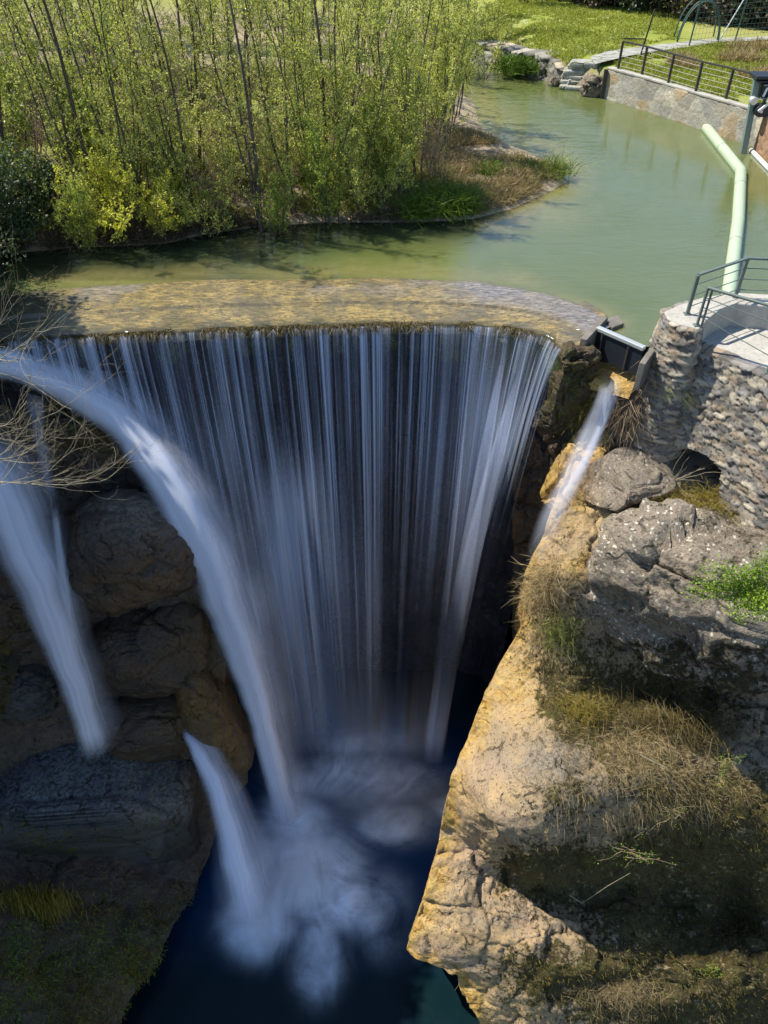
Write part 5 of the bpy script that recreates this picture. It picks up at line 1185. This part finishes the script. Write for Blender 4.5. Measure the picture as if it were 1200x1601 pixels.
rock_cover('right', 3000, .30, .008, 'drygrass', 303, 'long dead stalks hanging along the dark ledge of the right hand rock', lambda m, x, y: gauss(x, y, 1020, 1240, 120, 40)+.7*gauss(x, y, 860, 960, 30, 60)+.5*gauss(x, y, 1010, 1130, 110, 25), up=(0, -.5, -.1))
rock_cover('left', 20000, .14, .014, 'ivy', 305, 'green moss tufts on the lower left hand rock', lambda m, x, y: np.clip(m-.1, 0, 1)*smooth(1400, 1520, y), up=(0, -.2, .1), name='moss_cover')
rock_cover('left', 34000, .14, .014, 'mossgrass', 304, 'olive moss and short grass on the left hand rock', lambda m, x, y: np.clip(m-.1, 0, 1)*smooth(1230, 1350, y)+.2*gauss(x, y, 120, 640, 80, 50), up=(0, -.2, .1), name='moss_cover')
def lip_fringe():
    rg = np.random.default_rng(3); n = 20000; t = rg.random(n)*.9+.09; P, tt, L = lip_at(t); k = fbm(np.stack([tt*1.6, 0*tt, 0*tt], -1), 4, 5); P = P[k > -.15]; k = k[k > -.15]
    P = P+np.array([0, .06, -.02])+rg.normal(size=P.shape)*np.array([.02, .06, .01])
    V, Fc = blades_np(P, .17, .016, rg, .35, np.array([0, -.6, -.7]), .3); o = mesh_np('algae_fringe', V-np.array(weir.location), Fc, M['fringe'], weir, False)
lip_fringe()
# plants on the rocks ------------------------------------------------
def hanging(label, px, py, y, n, h, wd, matn, rad, seed, up=(-.2, -.6, .25), lean=.5, bend=.9, name='grass_tuft', cat='grass tuft'):
    rg = np.random.default_rng(seed); p = AY(px, py, y); P = rg.normal(size=(n, 3))*np.array(rad)
    V, Fc = blades_np(P, h, wd, rg, lean, np.array(up), bend); o = mesh_np(name, V, Fc, M[matn], None, False); o.location = p; tag(o, label, cat)
    return o
hanging('brown dry grass beard hanging on the rock edge beside the curtain', 852, 925, 13.1, 2200, .26, .010, 'drygrass', (.26, .2, .5), 11, (-.5, -.4, .2), .7, .5)
hanging('green and yellow grass tuft on the rock edge under the dry beard', 870, 985, 12.6, 800, .2, .012, 'bush', (.22, .2, .3), 12, (-.4, -.5, .3), .7)
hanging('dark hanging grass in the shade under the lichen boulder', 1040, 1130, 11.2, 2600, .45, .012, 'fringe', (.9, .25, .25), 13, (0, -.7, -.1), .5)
hanging('golden dry grass spilling over the ledge above the dark hollow', 985, 1185, 9.7, 1300, .20, .008, 'drygrass', (.75, .35, .22), 14, (.1, -.5, .25), .7)
hanging('olive grass fringe above the dark hollow beside the pink rock', 905, 1110, 10.9, 1000, .17, .009, 'mossgrass', (.4, .2, .2), 15, (0, -.4, .5), .7)
hanging('bright green grass patch below the small arch', 985, 828, 13.5, 1500, .16, .012, 'lawngrass', (.25, .2, .06), 16, (0, -.2, .8), .6)
hanging('green grass tuft growing out of the rubble wall', 1055, 605, 15.7, 700, .3, .014, 'bush', (.18, .12, .12), 17, (-.2, -.5, .7), .6)
hanging('brown roots and dead grass hanging right of the rivulet', 985, 640, 15.9, 1800, .42, .012, 'twigs', (.22, .15, .42), 18, (-.3, -.5, -.4), .5)
hanging('mossy strands hanging left of the rivulet', 918, 625, 16.3, 1500, .35, .014, 'mossgrass', (.2, .12, .28), 19, (-.1, -.5, -.6), .35)
hanging('olive grass over the top of the lichen boulder', 1110, 785, 13.9, 1700, .16, .010, 'mossgrass', (.55, .3, .08), 20, (0, -.1, .9), .6)
hanging('long yellow brown grass hanging down the left ledge face', 45, 1410, 8.9, 3600, .55, .012, 'mossgrass', (.55, .15, .35), 21, (0, -.3, -.9), .2, .2)
hanging('mossy green grass on the low shelf at the bottom left', 110, 1500, 8.0, 2600, .2, .010, 'mossgrass', (.7, .5, .3), 22, (0, -.3, .5), .6)
hanging('dry grass fringe along the lower rock shelf at the bottom', 960, 1530, 7.0, 2600, .2, .008, 'drygrass', (.55, .25, .12), 23, (0, -.4, .6), .7)
def leafy(label, px, py, y, rad, n, size, matn, seed, name='ivy_plant', cat='plant', stems=7, stem_m='twigs'):
    rg = np.random.default_rng(seed); root = empty(name, AY(px, py, y)); tag(root, label, cat); T = Tubes(); P = []
    for k in range(stems):
        d = rg.normal(size=3); d[1] -= .8; b_ = branch(rg, rg.normal(size=3)*.1, d, np.mean(rad)*1.5, 8, .25, -.04)*(np.array(rad)/np.mean(rad)); T.add(b_, np.linspace(.009, .003, 9), 4)
        m = n//stems; t = rg.random(m)*7.99; i = t.astype(int); P.append(b_[i]+(b_[np.minimum(i+1, 8)]-b_[i])*(t-i)[:, None]+rg.normal(size=(m, 3))*np.array(rad)*.18)
    V, Fc = T.arr(); mesh_np('stems', V, Fc, M[stem_m], root); V, Fc = leaves_np(np.concatenate(P), size, rg, 1.4); mesh_np('foliage', V, Fc, M[matn], root, False); return root
leafy('bright green ivy cascading over the right edge of the lichen boulder', 1165, 915, 10.35, (.75, .4, .6), 5200, .05, 'ivy', 31, stems=12)
leafy('small green plant on the lower right shelf', 1110, 1510, 7.2, (.3, .2, .2), 420, .04, 'ivy', 32)
leafy('scattered pale leaved creeper hanging in the dark hollow', 980, 1330, 8.1, (.75, .25, .45), 340, .028, 'ivy', 33, stems=9)
leafy('leafy creeper trailing below the dry grass in the dark hollow', 1060, 1270, 8.6, (.5, .2, .4), 260, .03, 'bush', 34, stems=8)
leafy('thin creeper with pale leaves at the right edge above the hollow', 1130, 1190, 9.9, (.3, .2, .6), 320, .03, 'ivy', 35, stems=6)
# arching bramble canes
for (pts_, lb) in (([(1000, 1180, 9.4), (1040, 1200, 9.2), (1058, 1240, 9.0), (1050, 1290, 8.8)], 'arching dead cane over the dark hollow, the upper one'), ([(890, 1400, 8.0), (910, 1412, 7.9), (950, 1385, 7.9), (985, 1365, 7.9)], 'thin dead cane low in the dark hollow')):
    root = empty('dead_cane', AY(*pts_[0])); tag(root, lb, 'twig'); T = Tubes(); Pp = np.array([list(AY(*p)-root.location) for p in pts_]); T.add(np.stack([np.interp(np.linspace(0, 3, 16), range(4), Pp[:, k]) for k in range(3)], -1), np.linspace(.012, .004, 16), 5); V, Fc = T.arr(); mesh_np('cane', V, Fc, M['pale_bark'], root)

# bare branches in front of the left side
def bare_shrub():
    root = empty('bare_branches', AY(-60, 720, 10.5)); tag(root, 'pale leafless branches reaching in from the left edge over the falls', 'bare shrub'); rg = np.random.default_rng(44); lc = np.array(root.location); T = Tubes()
    def grow(p, d, L, r, lev):
        b_ = branch(rg, p, d, L, 8, .13, .02); T.add(b_, np.linspace(r, r*.45, 9), 5)
        if lev == 0: return
        for k in range(rg.integers(3, 6)):
            i = rg.integers(2, 9); dd = (b_[i]-b_[i-1]); dd /= np.linalg.norm(dd); q = rg.normal(size=3)*.55; q[1] *= .5
            grow(b_[i], dd+q+np.array([.12, 0, .1]), L*(.45+.25*rg.random()), r*.5, lev-1)
    starts = [((-60, 740), (80, 690)), ((-70, 700), (60, 560)), ((-60, 790), (70, 760)), ((-70, 640), (20, 430)), ((-60, 600), (40, 500)), ((-50, 760), (110, 700)), ((-60, 690), (60, 640)), ((-60, 760), (90, 740)), ((-60, 560), (20, 400)), ((-60, 660), (50, 600))]
    for (a, c_) in starts:
        p = np.array(AY(a[0], a[1], 10.5)); q = np.array(AY(c_[0], c_[1], 10.2)); d = q-p; grow(p-lc, d, np.linalg.norm(d)*1.0, .011, 3)
    V, Fc = T.arr(); mesh_np('branches', V, Fc, M['pale_bark'], root)
bare_shrub()
# thin dead twigs by the arch
rt = empty('dead_twigs', AY(1055, 740, 14.6)); tag(rt, 'fan of thin dead twigs in front of the small arch', 'twigs'); T = Tubes(); rg = np.random.default_rng(5)
for k in range(16): T.add(branch(rg, (0, 0, -.25), (rg.normal()*1.0-.3, -.2, .8+rg.random()*.4), .7+.6*rg.random(), 6, .15, -.05), np.linspace(.007, .003, 7), 4)
V, Fc = T.arr(); mesh_np('twigs', V, Fc, M['pale_bark'], rt)
